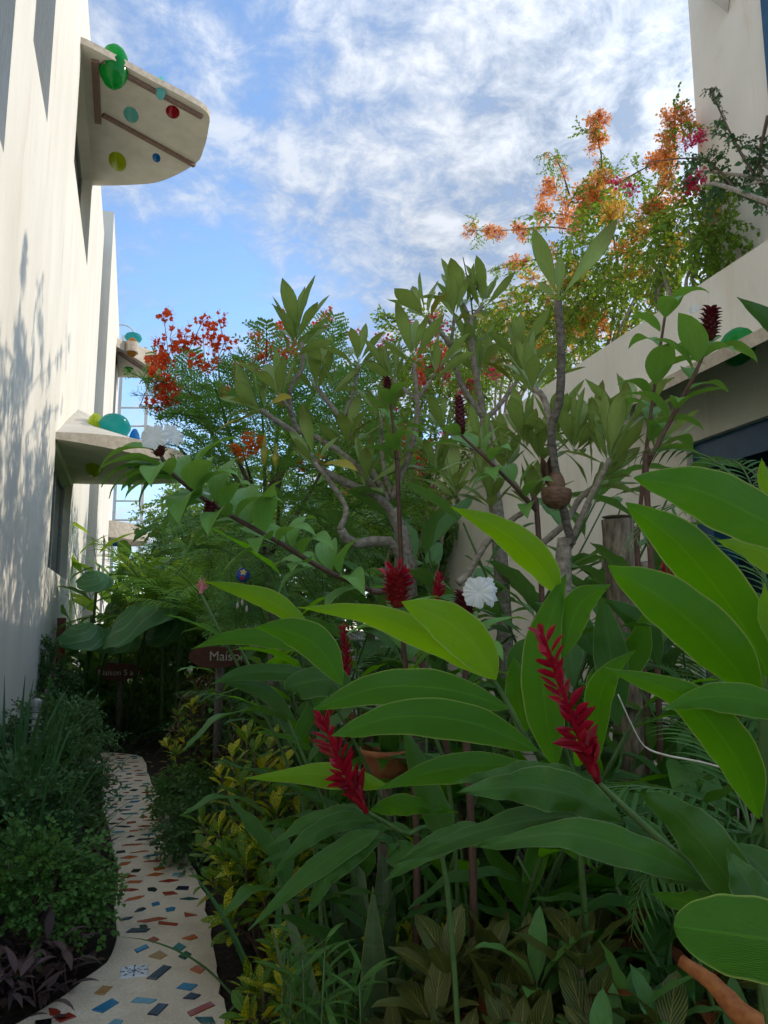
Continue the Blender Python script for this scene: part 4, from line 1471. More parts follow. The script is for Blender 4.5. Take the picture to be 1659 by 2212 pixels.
g3b = to_ground(U(1700, 2180, 1.35))
A3 = empty('red_ginger', g3b, 'red ginger leaning in from the right corner with the larger crimson flower spike', 'plant')
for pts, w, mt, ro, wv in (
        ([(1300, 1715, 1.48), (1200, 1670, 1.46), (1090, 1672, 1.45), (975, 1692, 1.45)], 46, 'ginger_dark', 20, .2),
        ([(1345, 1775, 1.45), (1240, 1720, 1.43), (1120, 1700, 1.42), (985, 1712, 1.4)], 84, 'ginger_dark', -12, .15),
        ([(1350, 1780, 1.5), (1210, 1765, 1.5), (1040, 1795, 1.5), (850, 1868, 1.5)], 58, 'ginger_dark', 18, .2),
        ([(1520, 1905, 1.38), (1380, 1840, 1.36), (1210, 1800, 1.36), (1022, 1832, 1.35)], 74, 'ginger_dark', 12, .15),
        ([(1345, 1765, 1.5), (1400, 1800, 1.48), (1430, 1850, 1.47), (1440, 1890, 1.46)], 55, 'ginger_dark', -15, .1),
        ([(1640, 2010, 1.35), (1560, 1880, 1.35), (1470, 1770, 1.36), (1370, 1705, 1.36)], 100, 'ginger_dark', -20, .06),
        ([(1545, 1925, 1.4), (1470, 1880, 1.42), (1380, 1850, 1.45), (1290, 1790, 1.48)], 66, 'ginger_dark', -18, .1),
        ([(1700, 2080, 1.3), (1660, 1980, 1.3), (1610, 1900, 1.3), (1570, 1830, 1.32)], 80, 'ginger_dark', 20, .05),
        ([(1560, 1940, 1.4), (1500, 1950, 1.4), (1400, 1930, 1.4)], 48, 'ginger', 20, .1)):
    big_leaf(A3, pts, w * 1.1, mt, ro, wave=wv * 1.7)
big_leaf(A3, [(1830, 2060, 1.12), (1700, 2035, 1.12), (1560, 2015, 1.12), (1456, 2000, 1.12)], 172, 'ginger', 5, prof=lambda t: max(0, 1 - t ** 4) ** .55 * (.85 + .15 * math.sin(PI * t)), nL=44)
part_tube(A3, [g3b, U(1640, 2020, 1.38), U(1520, 1900, 1.42), U(1400, 1790, 1.46), U(1292, 1690, 1.5)], [.012, .006], 'stem_green', 'stem', 7, 16)
inflorescence(A3, U(1292, 1690, 1.5), U(1170, 1362, 1.46), (.0, 0, -.012), .05, 54, Lb=.047)

g4b = to_ground(U(1010, 1960, 2.0))
A4 = empty('red_ginger', g4b, 'red ginger left of centre with the smaller crimson spike and leaves hanging over the crotons', 'plant')
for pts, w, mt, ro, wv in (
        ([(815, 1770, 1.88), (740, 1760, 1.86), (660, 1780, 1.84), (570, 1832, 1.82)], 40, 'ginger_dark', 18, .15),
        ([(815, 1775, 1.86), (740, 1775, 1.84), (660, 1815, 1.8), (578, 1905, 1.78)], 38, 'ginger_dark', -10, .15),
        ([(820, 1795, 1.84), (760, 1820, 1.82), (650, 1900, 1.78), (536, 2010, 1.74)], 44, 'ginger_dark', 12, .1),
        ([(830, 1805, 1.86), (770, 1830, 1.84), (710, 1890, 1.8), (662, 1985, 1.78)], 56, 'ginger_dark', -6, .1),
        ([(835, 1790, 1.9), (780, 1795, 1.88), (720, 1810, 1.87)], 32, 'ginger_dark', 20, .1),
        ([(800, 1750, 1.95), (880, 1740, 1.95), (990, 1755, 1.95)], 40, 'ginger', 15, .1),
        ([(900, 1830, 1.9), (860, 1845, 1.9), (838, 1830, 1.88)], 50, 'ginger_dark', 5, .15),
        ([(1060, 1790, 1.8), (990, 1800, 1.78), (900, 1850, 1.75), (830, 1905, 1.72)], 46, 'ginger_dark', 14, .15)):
    big_leaf(A4, pts, w * 1.12, mt, ro, wave=wv * 1.7)
part_tube(A4, [g4b, U(960, 1870, 2.0), U(870, 1800, 1.92), U(790, 1752, 1.86)], [.008, .005], 'stem_green', 'stem', 7, 14)
inflorescence(A4, U(792, 1755, 1.86), U(692, 1545, 1.84), (.0, 0, -.012), .05, 54, Lb=.050)

for lab, b0, t0, d, n, ms in (('thin red ginger spike between the two pale leaves left of the white flower', (944, 1300), (949, 1242), 2.9, 30, 'bract'),
                              ('dull red ginger spike deep in shade behind the centre leaves', (752, 1470), (742, 1352), 3.0, 44, 'bract'),
                              ('small pink ginger bud beside the long pale leaf tip', (617, 1332), (609, 1300), 2.3, 26, 'bract_pink'),
                              ('small red bud hanging at the left end of the long pale leaf', (434, 1282), (436, 1256), 2.3, 16, 'bract_pink'),
                              ('little red spike peeking out below the tall leaf near the stump', (1458, 1262), (1430, 1228), 2.6, 18, 'bract')):
    bs = to_ground(U(b0[0] + (330 if b0[0] < 650 else 20), b0[1], d + .5))
    k = empty('red_ginger', bs, lab, 'plant')
    p = U(*b0, d)
    part_tube(k, [bs, bs * .5 + p * .5 + Vector((.1, .1, .12)), p], [.007, .004], 'stem_green', 'stem', 6, 12)
    inflorescence(k, p, U(*t0, d), (0, 0, 0), .04, n, ms, Lb=.034 if ms == 'bract' else .02)
    for j in range(6):
        f = U3(.25, .6)
        q = bs.lerp(p, f)
        o = rdir(0, .4)
        put(k, LS['ginger'], q, o + Vector((0, 0, .8)), Vector((0, 0, 1)) - o * .3, U3(.3, .42))

# ------------------------------------------------------------------ sprays: twigs with many small leaves, shared by all bushes
def spray(name, mat, n, Ltwig, leafL, prof, hw, twigmat='twig', angle=.8, arch=(.1, .6), nL=3, curve=.5, subs=0):
    b = MB()

    def twig(p0, d0, Lt, n, r):
        P = [Vector(p0)]
        d = Vector(d0).normalized()
        segs = 7
        for i in range(segs):
            d = (d + Vector((U3(-.14, .14), U3(-.05, .05), U3(-.12, .12) - curve / segs))).normalized()
            P.append(P[-1] + d * Lt / segs)
        b.tube(P, [r * (1 - .75 * i / segs) for i in range(segs + 1)], 4, mi=1, cap=False)
        an = U3(0, 6)
        for k in range(n):
            f = (k + .6) / n
            x = f * (segs - .01)
            i = int(x)
            p = P[i].lerp(P[i + 1], x - i)
            d = (P[i + 1] - P[i]).normalized()
            a = d.orthogonal().normalized()
            c = d.cross(a)
            an += 2.4 + U3(-.4, .4)
            o = a * math.cos(an) + c * math.sin(an)
            ld = d * math.cos(angle) + o * math.sin(angle)
            leaf_geo(b, nL, 2, prof, hw, U3(.05, .35), U3(*arch), Mx=frame(p, ld, Vector((0, 0, 1)) + rdir() * .4, leafL * U3(.7, 1.2)))
        return P

    P = twig((0, 0, 0), (0, 1, 0), Ltwig, n, .0045)
    for j in range(subs):
        i = 1 + j % 5
        d = (P[i + 1] - P[i]).normalized()
        o = rdir()
        o = (o - d * o.dot(d)).normalized()
        twig(P[i], d * .7 + o * .8, Ltwig * U3(.45, .7), int(n * .7), .003)
    return b.mesh(name, [M[mat], M[twigmat]])


def frond_bi(name, mat, L=.34, npin=7, nl=9):
    """twice-feathered leaf"""
    b = MB()
    dr = U3(.08, .26)
    P = [Vector((.02 * math.sin(3 * t), L * t, -dr * L * t * t * 2)) for t in [i / 8 for i in range(9)]]
    b.tube(P, .0026, 4, mi=1, cap=False)
    for j in range(npin):
        t = .2 + .78 * j / (npin - 1)
        x = t * 7.99
        base = P[int(x)].lerp(P[int(x) + 1], x - int(x))
        for s in (-1, 1):
            pl = L * .42 * (math.sin(PI * (.2 + .7 * t))) * U3(.75, 1.15)
            pd = Vector((s * .85, U3(.35, .75), U3(-.25, .2))).normalized()
            nrm = (Vector((0, 0, 1)) + rdir() * .35).normalized()
            side = pd.cross(nrm).normalized()
            sag = U3(.1, .5)
            for k in range(nl):
                g = (k + .6) / nl
                q = base + pd * pl * g + Vector((0, 0, -sag * pl * g * g))
                for e in (-1, 1):
                    ld = (side * e * U3(.8, 1) + pd * U3(.3, .6) + nrm * U3(-.3, .3)).normalized()
                    w = pd * .0065
                    l = .023 * (1 - .3 * abs(k / nl - .45)) * U3(.85, 1.15)
                    n = len(b.v)
                    b.v += [q - w * .3, q + ld * l * .5 - w, q + ld * l, q + ld * l * .5 + w]
                    b.face((n, n + 1, n + 2, n + 3))
    return b.mesh(name, [M[mat], M['stem_green']])


def frond_palm(name, mat, L=1.1, n=34, arch=1.0, wl=.34, vee=.5):
    b = MB()
    P = []
    y = z = 0
    S = 16
    for i in range(S + 1):
        t = i / S
        th = -.0 + arch * t ** 1.3
        P.append(Vector((0, y, z)))
        y += math.cos(th) * L / S
        z -= math.sin(th) * L / S
    b.tube(P, [.009 * (1 - .8 * i / S) for i in range(S + 1)], 5, mi=1, cap=False)
    for j in range(n):
        t = .12 + .87 * j / (n - 1)
        x = t * (S - .01)
        i = int(x)
        p = P[i].lerp(P[i + 1], x - i)
        d = (P[i + 1] - P[i]).normalized()
        ll = wl * (math.sin(PI * (.18 + .78 * t)) ** .7)
        for s in (-1, 1):
            up = Vector((1, 0, 0)).cross(d)
            ld = Vector((s, 0, 0)) * .82 + d * (.50 + .5 * t) + up * vee * .5
            leaf_geo(b, 4, 2, P_LAN, .035, .3, U3(.5, 1.0), Mx=frame(p, ld, up, ll * U3(.9, 1.08)))
    return b.mesh(name, [M[mat], M['stem_green']])


SP = {}
SP['boug'] = [spray('leaf_spray', 'bougleaf', 13, .50, .062, P_OVA, .36, arch=(.2, .8), curve=c, subs=5) for c in (.3, .9, 1.4, .6)]
SP['boug_d'] = [spray('leaf_spray', 'boughleaf_dark', 13, .36, .060, P_OVA, .36, arch=(.2, .9), curve=c, subs=2) for c in (.2, .8, 1.2)]
SP['small'] = [spray('leaf_spray', 'small_dark', 14, .26, .034, P_OVA, .36, 'stem_green', curve=c, subs=2) for c in (.2, .6, 1.0)]
SP['small_b'] = [spray('leaf_spray', 'small_bright', 14, .20, .030, P_OVA, .42, 'stem_green', curve=c, subs=3) for c in (.2, .6, 1.0)]
SP['bg'] = [spray('leaf_spray', 'bg', 14, .6, .11, P_OVA, .30, arch=(.2, .9), curve=c, subs=4) for c in (.3, .8, 1.3)]
FR = [frond_bi('frond', 'fern', U3(.28, .42), random.choice((7, 8, 9)), 9) for _ in range(7)]
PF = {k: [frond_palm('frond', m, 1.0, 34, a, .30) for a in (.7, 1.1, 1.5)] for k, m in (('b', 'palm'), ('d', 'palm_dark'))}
SF = [frond_palm('frond', 'palm_dark', 1.0, 16, a, .30, .3) for a in (1.2, 1.7)]


def cluster_peacock(name, mat):
    b = MB()
    for k in range(13):
        c = rdir(-.3, 1) * U3(.02, .06)
        b.tube([Vector((0, 0, -.02)), c], .0012, 3, cap=False)
        d = (c.normalized() + rdir() * .4).normalized()
        a = d.orthogonal().normalized()
        e = d.cross(a)
        for j in range(5):
            an = 2 * PI * j / 5 + k
            o = a * math.cos(an) + e * math.sin(an)
            leaf_geo(b, 2, 2, P_OBO, .42, .15, -.3, Mx=frame(c, o * .8 + d * .5, d, .027 * U3(.8, 1.2)))
        for j in range(3):
            st = c + (d + rdir() * .35).normalized() * .05
            n = len(b.v)
            w = Vector((.0008, .0008, 0))
            b.v += [c - w, c + w, st + w, st - w]
            b.face((n, n + 1, n + 2, n + 3))
    return b.mesh(name, M[mat])


def cluster_boug(name, mat, r=.10, n=52, L=.040):
    b = MB()
    for k in range(n):
        c = rdir() * r * U3(.45, 1) + Vector((0, U3(0, .06), 0))
        b.tube([Vector((0, 0, 0)), c * 1.02], .0016, 3, cap=False)
        d = (c.normalized() + rdir() * .6).normalized()
        leaf_geo(b, 2, 2, P_OVA, .42, U3(.1, .4), U3(-.5, .3), Mx=frame(c, d, rdir(), L * U3(.8, 1.25)))
    return b.mesh(name, M[mat])


CL = {'pea': [cluster_peacock('flower_cluster', 'fl_peacock') for _ in range(3)], 'peo': [cluster_peacock('flower_cluster', 'fl_orange2') for _ in range(2)],
      'bo': [cluster_boug('flower_cluster', 'fl_boug') for _ in range(3)], 'by': [cluster_boug('flower_cluster', 'fl_boug_y') for _ in range(2)],
      'bm': [cluster_boug('flower_cluster', 'fl_magenta', .07, 36) for _ in range(2)]}

# ------------------------------------------------------------------ peacock flower tree
pb = to_ground(U(590, 1250, 6.3))
PK = empty('peacock_flower_tree', pb, 'feathery peacock flower tree with red and orange blossoms at left centre', 'tree')
tr = [pb, U(590, 1400, 6.3), U(570, 1150, 6.2)]
part_tube(PK, tr, [.05, .035], 'bark', 'trunk', 8, 10, .05)
limbs = []
for (x, y, d) in ((400, 830, 5.6), (470, 780, 5.9), (560, 800, 6.0), (680, 830, 6.2), (520, 960, 5.6), (430, 1000, 5.5), (640, 960, 6.0), (750, 880, 6.4), (600, 1050, 5.7), (480, 1090, 5.6),
                  (620, 730, 6.3), (720, 760, 6.5), (350, 930, 5.8)):
    e = U(x, y, d)
    s = tr[2] + Vector((U3(-.05, .05), U3(-.05, .05), U3(-.3, .2)))
    pts = spline([s, s.lerp(e, .5) + Vector((U3(-.1, .1), U3(-.1, .1), .05)), e], 10)
    part_tube(PK, pts, [.022 - .017 * i / 9 for i in range(10)], 'twig', 'branch', 5)
    limbs.append((s, e))
made = 0
while made < 290:
    # fronds fill the crown seen between (330..780, 740..1230)
    x, y = U3(325, 800), U3(730, 1250)
    top = 850 + 35 * math.sin(x / 37) + (max(0, 440 - x) * 1.3) - (20 if x > 560 else 0)
    if y < top or (x > 620 and y > 1180) or (x < 440 and y > 900) or x < 375:
        continue
    d = U3(5.2, 6.7) if y > 850 else U3(5.5, 6.5)
    p = U(x, y, d)
    c = U(560, 1080, 6.0)
    o = (p - c).normalized()
    dr = o * .7 + rdir() * .5 + Vector((0, -.15, .18))
    put(PK, FR, p, dr, Vector((0, 0, 1)) + rdir() * .35, U3(.95, 1.4), name='frond')
    made += 1
fl = [(352, 680, 5.5), (440, 690, 5.6), (462, 715, 5.6), (476, 692, 5.7), (350, 742, 5.5), (372, 735, 5.5), (395, 745, 5.6), (336, 770, 5.5), (345, 778, 5.5), (365, 772, 5.5), (330, 808, 5.4),
      (338, 830, 5.4), (352, 822, 5.4), (362, 846, 5.4), (340, 866, 5.4), (376, 858, 5.4), (420, 775, 5.6), (452, 782, 5.6), (470, 735, 5.7), (486, 738, 5.7), (405, 728, 5.6), (440, 730, 5.7),
      (520, 798, 5.9), (545, 792, 5.9), (570, 770, 6.0), (585, 755, 6.0), (610, 760, 6.1), (632, 752, 6.1), (560, 730, 6.1), (600, 715, 6.2), (700, 695, 6.5), (710, 680, 6.5), (620, 690, 6.3),
      (770, 720, 6.8), (484, 842, 5.5), (905, 770, 6.8), (925, 740, 6.8), (955, 765, 6.8), (910, 805, 6.8), (860, 940, 6.2), (905, 965, 6.2), (915, 985, 6.2)]
fo = [(503, 965, 5.2), (530, 955, 5.2), (545, 948, 5.2), (540, 972, 5.2), (560, 950, 5.2), (515, 972, 5.2), (552, 965, 5.2), (430, 785, 5.6), (610, 775, 6.1), (520, 985, 5.2), (655, 1005, 5.6), (690, 990, 5.7)]
for lst, key in ((fl, 'pea'), (fo, 'peo')):
    for (x, y, d) in lst:
        p = U(x + U3(-3, 3), y + U3(-3, 3), d - .35)
        dr = Vector((U3(-.3, .3), U3(-.3, .3), 1))
        if y < 900:
            part_tube(PK, [p - Vector((U3(-.1, .1), .0, U3(.15, .35))), p], .003, 'stem_green', 'flower_stalk', 4, 5)
        put(PK, CL[key], p, dr, rdir(), U3(.8, 1.25) if key == 'pea' else U3(.5, .75), name='flower_cluster')

# ------------------------------------------------------------------ bougainvilleas
def bougainvillea(name, label, base, blobs, nspray, nflow, key, sp, zs=.6, limbs=5):
    t = empty('bougainvillea', base, label, 'plant')
    for k in range(limbs):
        c, r = blobs[k % len(blobs)][:2]
        e = c + rdir() * r * .5
        m = base.lerp(e, .5) + Vector((U3(-.3, .3), U3(-.3, .3), U3(0, .4)))
        part_tube(t, [base + Vector((U3(-.1, .1), U3(-.1, .1), 0)), m, e], [.035, .008], 'bark', 'branch', 6, 12, .05)
    tot = sum(r ** 2 for _, r, *_ in blobs)
    for c, r, *ky in blobs:
        for k in range(int(nspray * r * r / tot)):
            o = rdir()
            p = c + Vector((o.x, o.y, o.z * zs)) * r * U3(.35, 1.0)
            put(t, SP[sp], p, o * .7 + rdir() * .6 + Vector((0, 0, -.05)), Vector((0, 0, 1)) + rdir() * .4, U3(.7, 1.15), name='leaf_spray')
        for k in range(int(nflow * r * r / tot)):
            o = rdir(-.5, 1)
            p = c + Vector((o.x, o.y, o.z * zs)) * r * U3(.8, 1.05)
            put(t, CL[random.choice(ky[0]) if ky else key], p, o + Vector((0, 0, .3)), rdir(), U3(.9, 1.6), name='flower_cluster')
    return t


XB = 5.0
bp = lambda x, y, X=XB: PX(x, y, X)
B1 = bougainvillea('bougainvillea', 'big orange-flowered bougainvillea spilling over the white parapet on the right', Vector((5.3, 9.2, 4.2)),
                   [(bp(1275, 490), .48), (bp(1340, 570), .75), (bp(1240, 610), .62), (bp(1390, 530), .42), (bp(1180, 650), .55), (bp(1290, 690), .6), (bp(1380, 660), .42), (bp(1300, 430), .28)], 165, 34, 'by', 'boug', .9, 8)
for x, y, n in ((1275, 400, 11), (1262, 430, 8), (1300, 410, 7), (1290, 285, 5), (1292, 262, 3), (1288, 315, 3), (1190, 410, 5), (1175, 420, 3), (1215, 455, 5), (1170, 465, 4), (1460, 262, 7), (1452, 290, 4), (1455, 330, 4), (1415, 345, 4), (1440, 430, 6), (1420, 445, 5), (1255, 490, 4), (1120, 497, 4), (1080, 500, 3), (1015, 497, 3), (1060, 505, 3), (1110, 575, 4), (1130, 565, 3), (1040, 590, 2), (1350, 550, 3), (1310, 700, 3), (1230, 480, 4)):
    for k in range(n):
        put(B1, CL['bo'], bp(x, y) + rdir() * .055 * n ** .5, rdir(), rdir(), U3(.8, 1.15), name='flower_cluster')
for pts in ([(1260, 500), (1180, 490), (1100, 497), (1010, 497)], [(1230, 560), (1160, 560), (1100, 575), (1040, 590)], [(1280, 430), (1300, 360), (1292, 300), (1288, 250)],
            [(1400, 440), (1440, 400), (1455, 330), (1460, 250)], [(1230, 420), (1210, 360), (1190, 330)], [(1250, 660), (1180, 690), (1120, 700)], [(1330, 400), (1380, 370), (1440, 340)]):
    P = spline([bp(*q) for q in pts], 14)
    part_tube(B1, P, [.014 - .010 * i / 13 for i in range(14)], 'twig', 'branch', 5)
    for k in range(12):
        i = random.randrange(3, 14)
        put(B1, CL['bo'], P[i] + rdir() * .06, rdir(), rdir(), U3(.5, .8), name='flower_cluster') if k < 4 else \
            put(B1, SP['boug'], P[i], rdir() + Vector((0, 0, -.5)), (0, 0, 1), U3(.4, .7), name='leaf_spray')
B2 = bougainvillea('bougainvillea', 'dark-leaved red bougainvillea branch reaching in from the right edge before the upper storey', Vector((4.6, 4.0, 4.2)),
                   [(PX(1590, 345, 4.7), .26), (PX(1530, 385, 4.7), .18), (PX(1640, 380, 4.7), .26), (PX(1480, 370, 4.7), .10)], 28, 2, 'bm', 'boug_d', .7, 4)
for pts in ([(1659, 420), (1600, 330), (1560, 250), (1535, 190)], [(1659, 440), (1600, 420), (1520, 345), (1400, 350)], [(1659, 250), (1640, 350), (1655, 430)]):
    P = spline([PX(*q, 4.7) for q in pts], 12)
    part_tube(B2, P, [.018 - .013 * i / 11 for i in range(12)], 'twig', 'branch', 5)
    for k in range(14):
        put(B2, SP['boug_d'], P[random.randrange(4, 12)], rdir() + Vector((0, 0, -.3)), (0, 0, 1), U3(.3, .5), name='leaf_spray')
for x, y in ((1512, 300), (1500, 390), (1490, 405), (1508, 380), (1330, 398), (1370, 410), (1520, 296), (1480, 310)):
    put(B2, CL['bm'], PX(x, y, 4.65), rdir(), rdir(), U3(.8, 1.2), name='flower_cluster')
B3 = bougainvillea('bougainvillea', 'yellow-green bougainvillea with gold flowers low along the parapet behind the frangipani', Vector((4.9, 11.2, 4.2)),
                   [(bp(1130, 700), .55), (bp(1080, 750), .55), (bp(1210, 750), .5), (bp(1300, 730), .4), (bp(1010, 790), .5)], 165, 46, 'by', 'boug', .8, 6)
B4 = bougainvillea('bougainvillea', 'magenta bougainvillea growing at the far end of the white wall', Vector((2.9, 11.0, 0)),
                   [(U(930, 900, 10.5), .75), (U(960, 800, 10.8), .7), (U(850, 1000, 10.5), .8), (U(900, 750, 11), .5)], 200, 46, 'bm', 'boug', .9, 6)
B5 = bougainvillea('bougainvillea', 'bare-stemmed bougainvillea with pale leaves between the big orange one and the column', Vector((5.0, 6.4, 4.2)),
                   [(PX(1480, 560, 5.0), .40), (PX(1520, 480, 5.0), .35), (PX(1450, 500, 5.0), .35)], 70, 4, 'by', 'boug', .9, 6)

# ------------------------------------------------------------------ small-leaved bushes
def bush(label, base, r, h, n, sp, cat='bush', name='bush', size=(.8, 1.2), low=.1):
    base = Vector(base)
    t = empty(name, base, label, cat)
    for k in range(6):
        o = rdir(.2, 1)
        part_tube(t, [base + Vector((U3(-.04, .04), U3(-.04, .04), 0)), base + Vector((o.x * r * .5, o.y * r * .5, h * .45)), base + Vector((o.x * r * .8, o.y * r * .8, h * .85))],
                  [.012, .004], 'twig', 'branch', 5, 7)
    for k in range(n):
        o = rdir(-.4, 1)
        f = U3(.45, 1.0)
        z = h * (low + (1 - low) * (.5 + .5 * o.z * f))
        p = base + Vector((o.x * r * f, o.y * r * f, z * .92))
        put(t, SP[sp], p, Vector((o.x, o.y, o.z * .5 + .25)) + rdir() * .5, Vector((0, 0, 1)) + rdir() * .4, U3(*size), name='leaf_spray')
    return t


bush('fresh green fine-leaved bush at the lower left corner by the path', (-.62, 4.25, 0), .28, .62, 150, 'small_b', size=(.7, 1.1))
bush('second fine-leaved bush behind the lower left one, against the wall', (-.95, 5.2, 0), .30, .75, 120, 'small')
bush('glossy small-leaved bush at the left wall where the path narrows', (-1.02, 7.6, 0), .40, 1.0, 160, 'small')
bush('glossy bush leaning over the path edge left of the far tiles', (-.85, 6.6, 0), .30, .72, 120, 'small')
bush('dark bush close to the building corner beneath the red ornament', (-1.50, 10.4, 0), .22, 1.5, 150, 'small')
bush('dark bush at the left of the path end in front of the wooden sign', (-1.30, 9.2, 0), .30, .80, 110, 'small')
bush('low dark bush right of the path end', (.55, 9.4, 0), .45, .9, 110, 'small')
bush('low dark bush spilling over the right path edge behind the yellow croton', (.26, 5.7, 0), .24, .42, 90, 'small')
bush('low ragged bush at the right path edge beside the bronze croton', (.16, 6.7, 0), .24, .45, 90, 'small_b')
bush('dim green bush behind the yellow croton', (.95, 6.3, 0), .50, .85, 120, 'small')

# ------------------------------------------------------------------ crotons and other leafy shrubs
def leafy(label, base, r, h, nbr, nl, L, sets, name='croton', cat='shrub', tops=None, stemmat='twig', spread=(.35, 1.35), lean=(0, 0)):
    """branches from one foot, each ending in a whorl of leaves; sets = [(leaf set, weight)]"""
    base = Vector(base)
    t = empty(name, base, label, cat)
    keys = [k for k, w in sets for _ in range(w)]
    cnt = 0
    for b in range(nbr):
        an = b * 2.4 + U3(-.3, .3)
        f = math.sqrt((b + .5) / nbr)
        top = base + Vector((math.cos(an) * r * f + lean[0], math.sin(an) * r * f + lean[1], h * (1 - .55 * f * f) * U3(.75, 1.02)))
        mid = base.lerp(top, .5) + Vector((U3(-.04, .04), U3(-.04, .04), .06))
        part_tube(t, [base + Vector((U3(-.03, .03), U3(-.03, .03), 0)), mid, top], [.010, .005], stemmat, 'branch', 5, 7)
        d = (top - mid).normalized() + Vector((0, 0, .5))
        d.normalize()
        a = d.orthogonal().normalized()
        c = d.cross(a)
        ky = random.choice(keys)
        if tops and top.z > base.z + h * .72 and random.random() < .55:
            ky = tops
        for k in range(nl):
            if cnt >= 295:
                break
            g = k / nl
            q = k * 2.39996
            o = a * math.cos(q) + c * math.sin(q)
            sp = spread[0] + (spread[1] - spread[0]) * g + U3(-.15, .15)
            p = top - (top - mid) * (.75 * g * g)
            kk = ky if random.random() < .7 else random.choice(keys)
            put(t, LS[kk], p, d * math.cos(sp) + o * math.sin(sp), d * math.sin(sp) - o * math.cos(sp) + Vector((0, 0, .3)), L * U3(.7, 1.2))
            cnt += 1
    return t


leafy('bright yellow and green spotted croton beside the mosaic path', (.42, 4.25, 0), .31, 1.06, 24, 12, .125, [('croton', 8), ('croton_y', 1)], tops='croton_y')
leafy('dark green croton filling in below the bright yellow one', (.48, 4.05, 0), .30, .80, 20, 14, .12, [('croton', 1)])
leafy('lower spotted croton under the bright yellow one at the path edge', (.46, 3.80, 0), .24, .66, 15, 15, .14, [('croton', 1)])
leafy('low gold-spotted croton at the bottom edge left of the green shoots', (.44, 2.95, 0), .22, .50, 18, 15, .105, [('croton', 6), ('croton_y', 1)])
leafy('gold-spotted croton spreading along the bottom centre behind the green shoots', (.92, 2.75, 0), .42, .62, 20, 14, .11, [('croton', 5), ('croton_y', 1)])
leafy('broad croton with pale veins at the bottom right of the centre', (1.20, 2.30, 0), .32, .60, 14, 11, .23, [('croton_v', 4), ('croton_r', 1)])
leafy('large-leaved veined croton cut by the bottom edge of the view', (.80, 2.15, 0), .24, .46, 9, 9, .25, [('croton_v', 1)])
leafy('dark veined croton with a few red leaves under the right ginger', (1.62, 2.35, 0), .36, .75, 15, 12, .22, [('croton_v', 4), ('croton_r', 2)])
leafy('veined croton under the tip of the long dark ginger leaf', to_ground(U(1030, 2080, 2.15)), .27, .74, 17, 11, .20, [('croton_v', 9), ('croton_r', 1)])
leafy('olive veined croton directly below the larger crimson spike', to_ground(U(1220, 2060, 2.0)), .26, .78, 17, 11, .20, [('croton_v', 7), ('heli', 2), ('croton_r', 1)])
leafy('green croton left of the orange stalk at the bottom', to_ground(U(1400, 2100, 1.85)), .24, .72, 15, 10, .19, [('croton_v', 2), ('heli', 2)])
leafy('deep green croton in the dark gap at the right bottom', (1.70, 1.90, 0), .32, .62, 13, 12, .22, [('croton_v', 3), ('heli', 2)])
leafy('bronze narrow-leaved croton at the right side of the path end', (.28, 8.1, 0), .34, 1.15, 14, 20, .17, [('bronze', 1)])
leafy('yellow-tipped croton in front of the bronze one', (.10, 7.6, 0), .22, .92, 9, 14, .12, [('croton', 2), ('croton_y', 1)])
leafy('second bronze croton half hidden behind the bright yellow one', (.70, 7.0, 0), .30, .95, 10, 18, .16, [('bronze', 2), ('croton_v', 1)])
leafy('red-veined croton above the bright yellow one', (1.05, 4.9, 0), .34, 1.12, 9, 10, .22, [('croton_r', 2), ('croton_v', 3)])
leafy('dim veined croton left of the terracotta bowl', (1.15, 4.0, 0), .30, .85, 8, 10, .20, [('croton_v', 3), ('croton', 1)])
leafy('speckled croton standing behind the tall ginger leaves near the blue frame', (2.75, 3.3, 0), .35, 1.75, 12, 14, .17, [('croton', 2), ('croton_v', 2)])


# ------------------------------------------------------------------ broad-leaved clumps (heliconias, gingers) behind
def clump(label, base, n, h, L, key, lean=.35, name='heliconia', nl=9, cat='plant', face=None):
    base = Vector(base)
    t = empty(name, base, label, cat)
    for s in range(n):
        an = U3(0, 2 * PI)
        b0 = base + Vector((math.cos(an) * U3(0, .16), math.sin(an) * U3(0, .16), 0))
        hh = h * U3(.7, 1.05)
        lx, ly = math.cos(an) * lean * hh, math.sin(an) * lean * hh
        P = spline([b0, b0 + Vector((lx * .25, ly * .25, hh * .5)), b0 + Vector((lx, ly, hh))], 10)
        part_tube(t, P, [.010 - .005 * i / 9 for i in range(10)], 'stem_green', 'stem', 6)
        sd = U3(0, 2 * PI)
        for k in range(nl):
            f = .14 + .86 * k / max(1, nl - 1)
            x = f * 8.99
            i = int(x)
            p = P[i].lerp(P[i + 1], x - i)
            d = (P[i + 1] - P[i]).normalized()
            o = Vector((math.cos(sd + PI * k + U3(-.5, .5)), math.sin(sd + PI * k + U3(-.5, .5)), 0))
            put(t, LS[key], p, o * .75 + d * .75, Vector((0, 0, 1)) - o * .4 + rdir() * .25, L * U3(.75, 1.15))
    return t


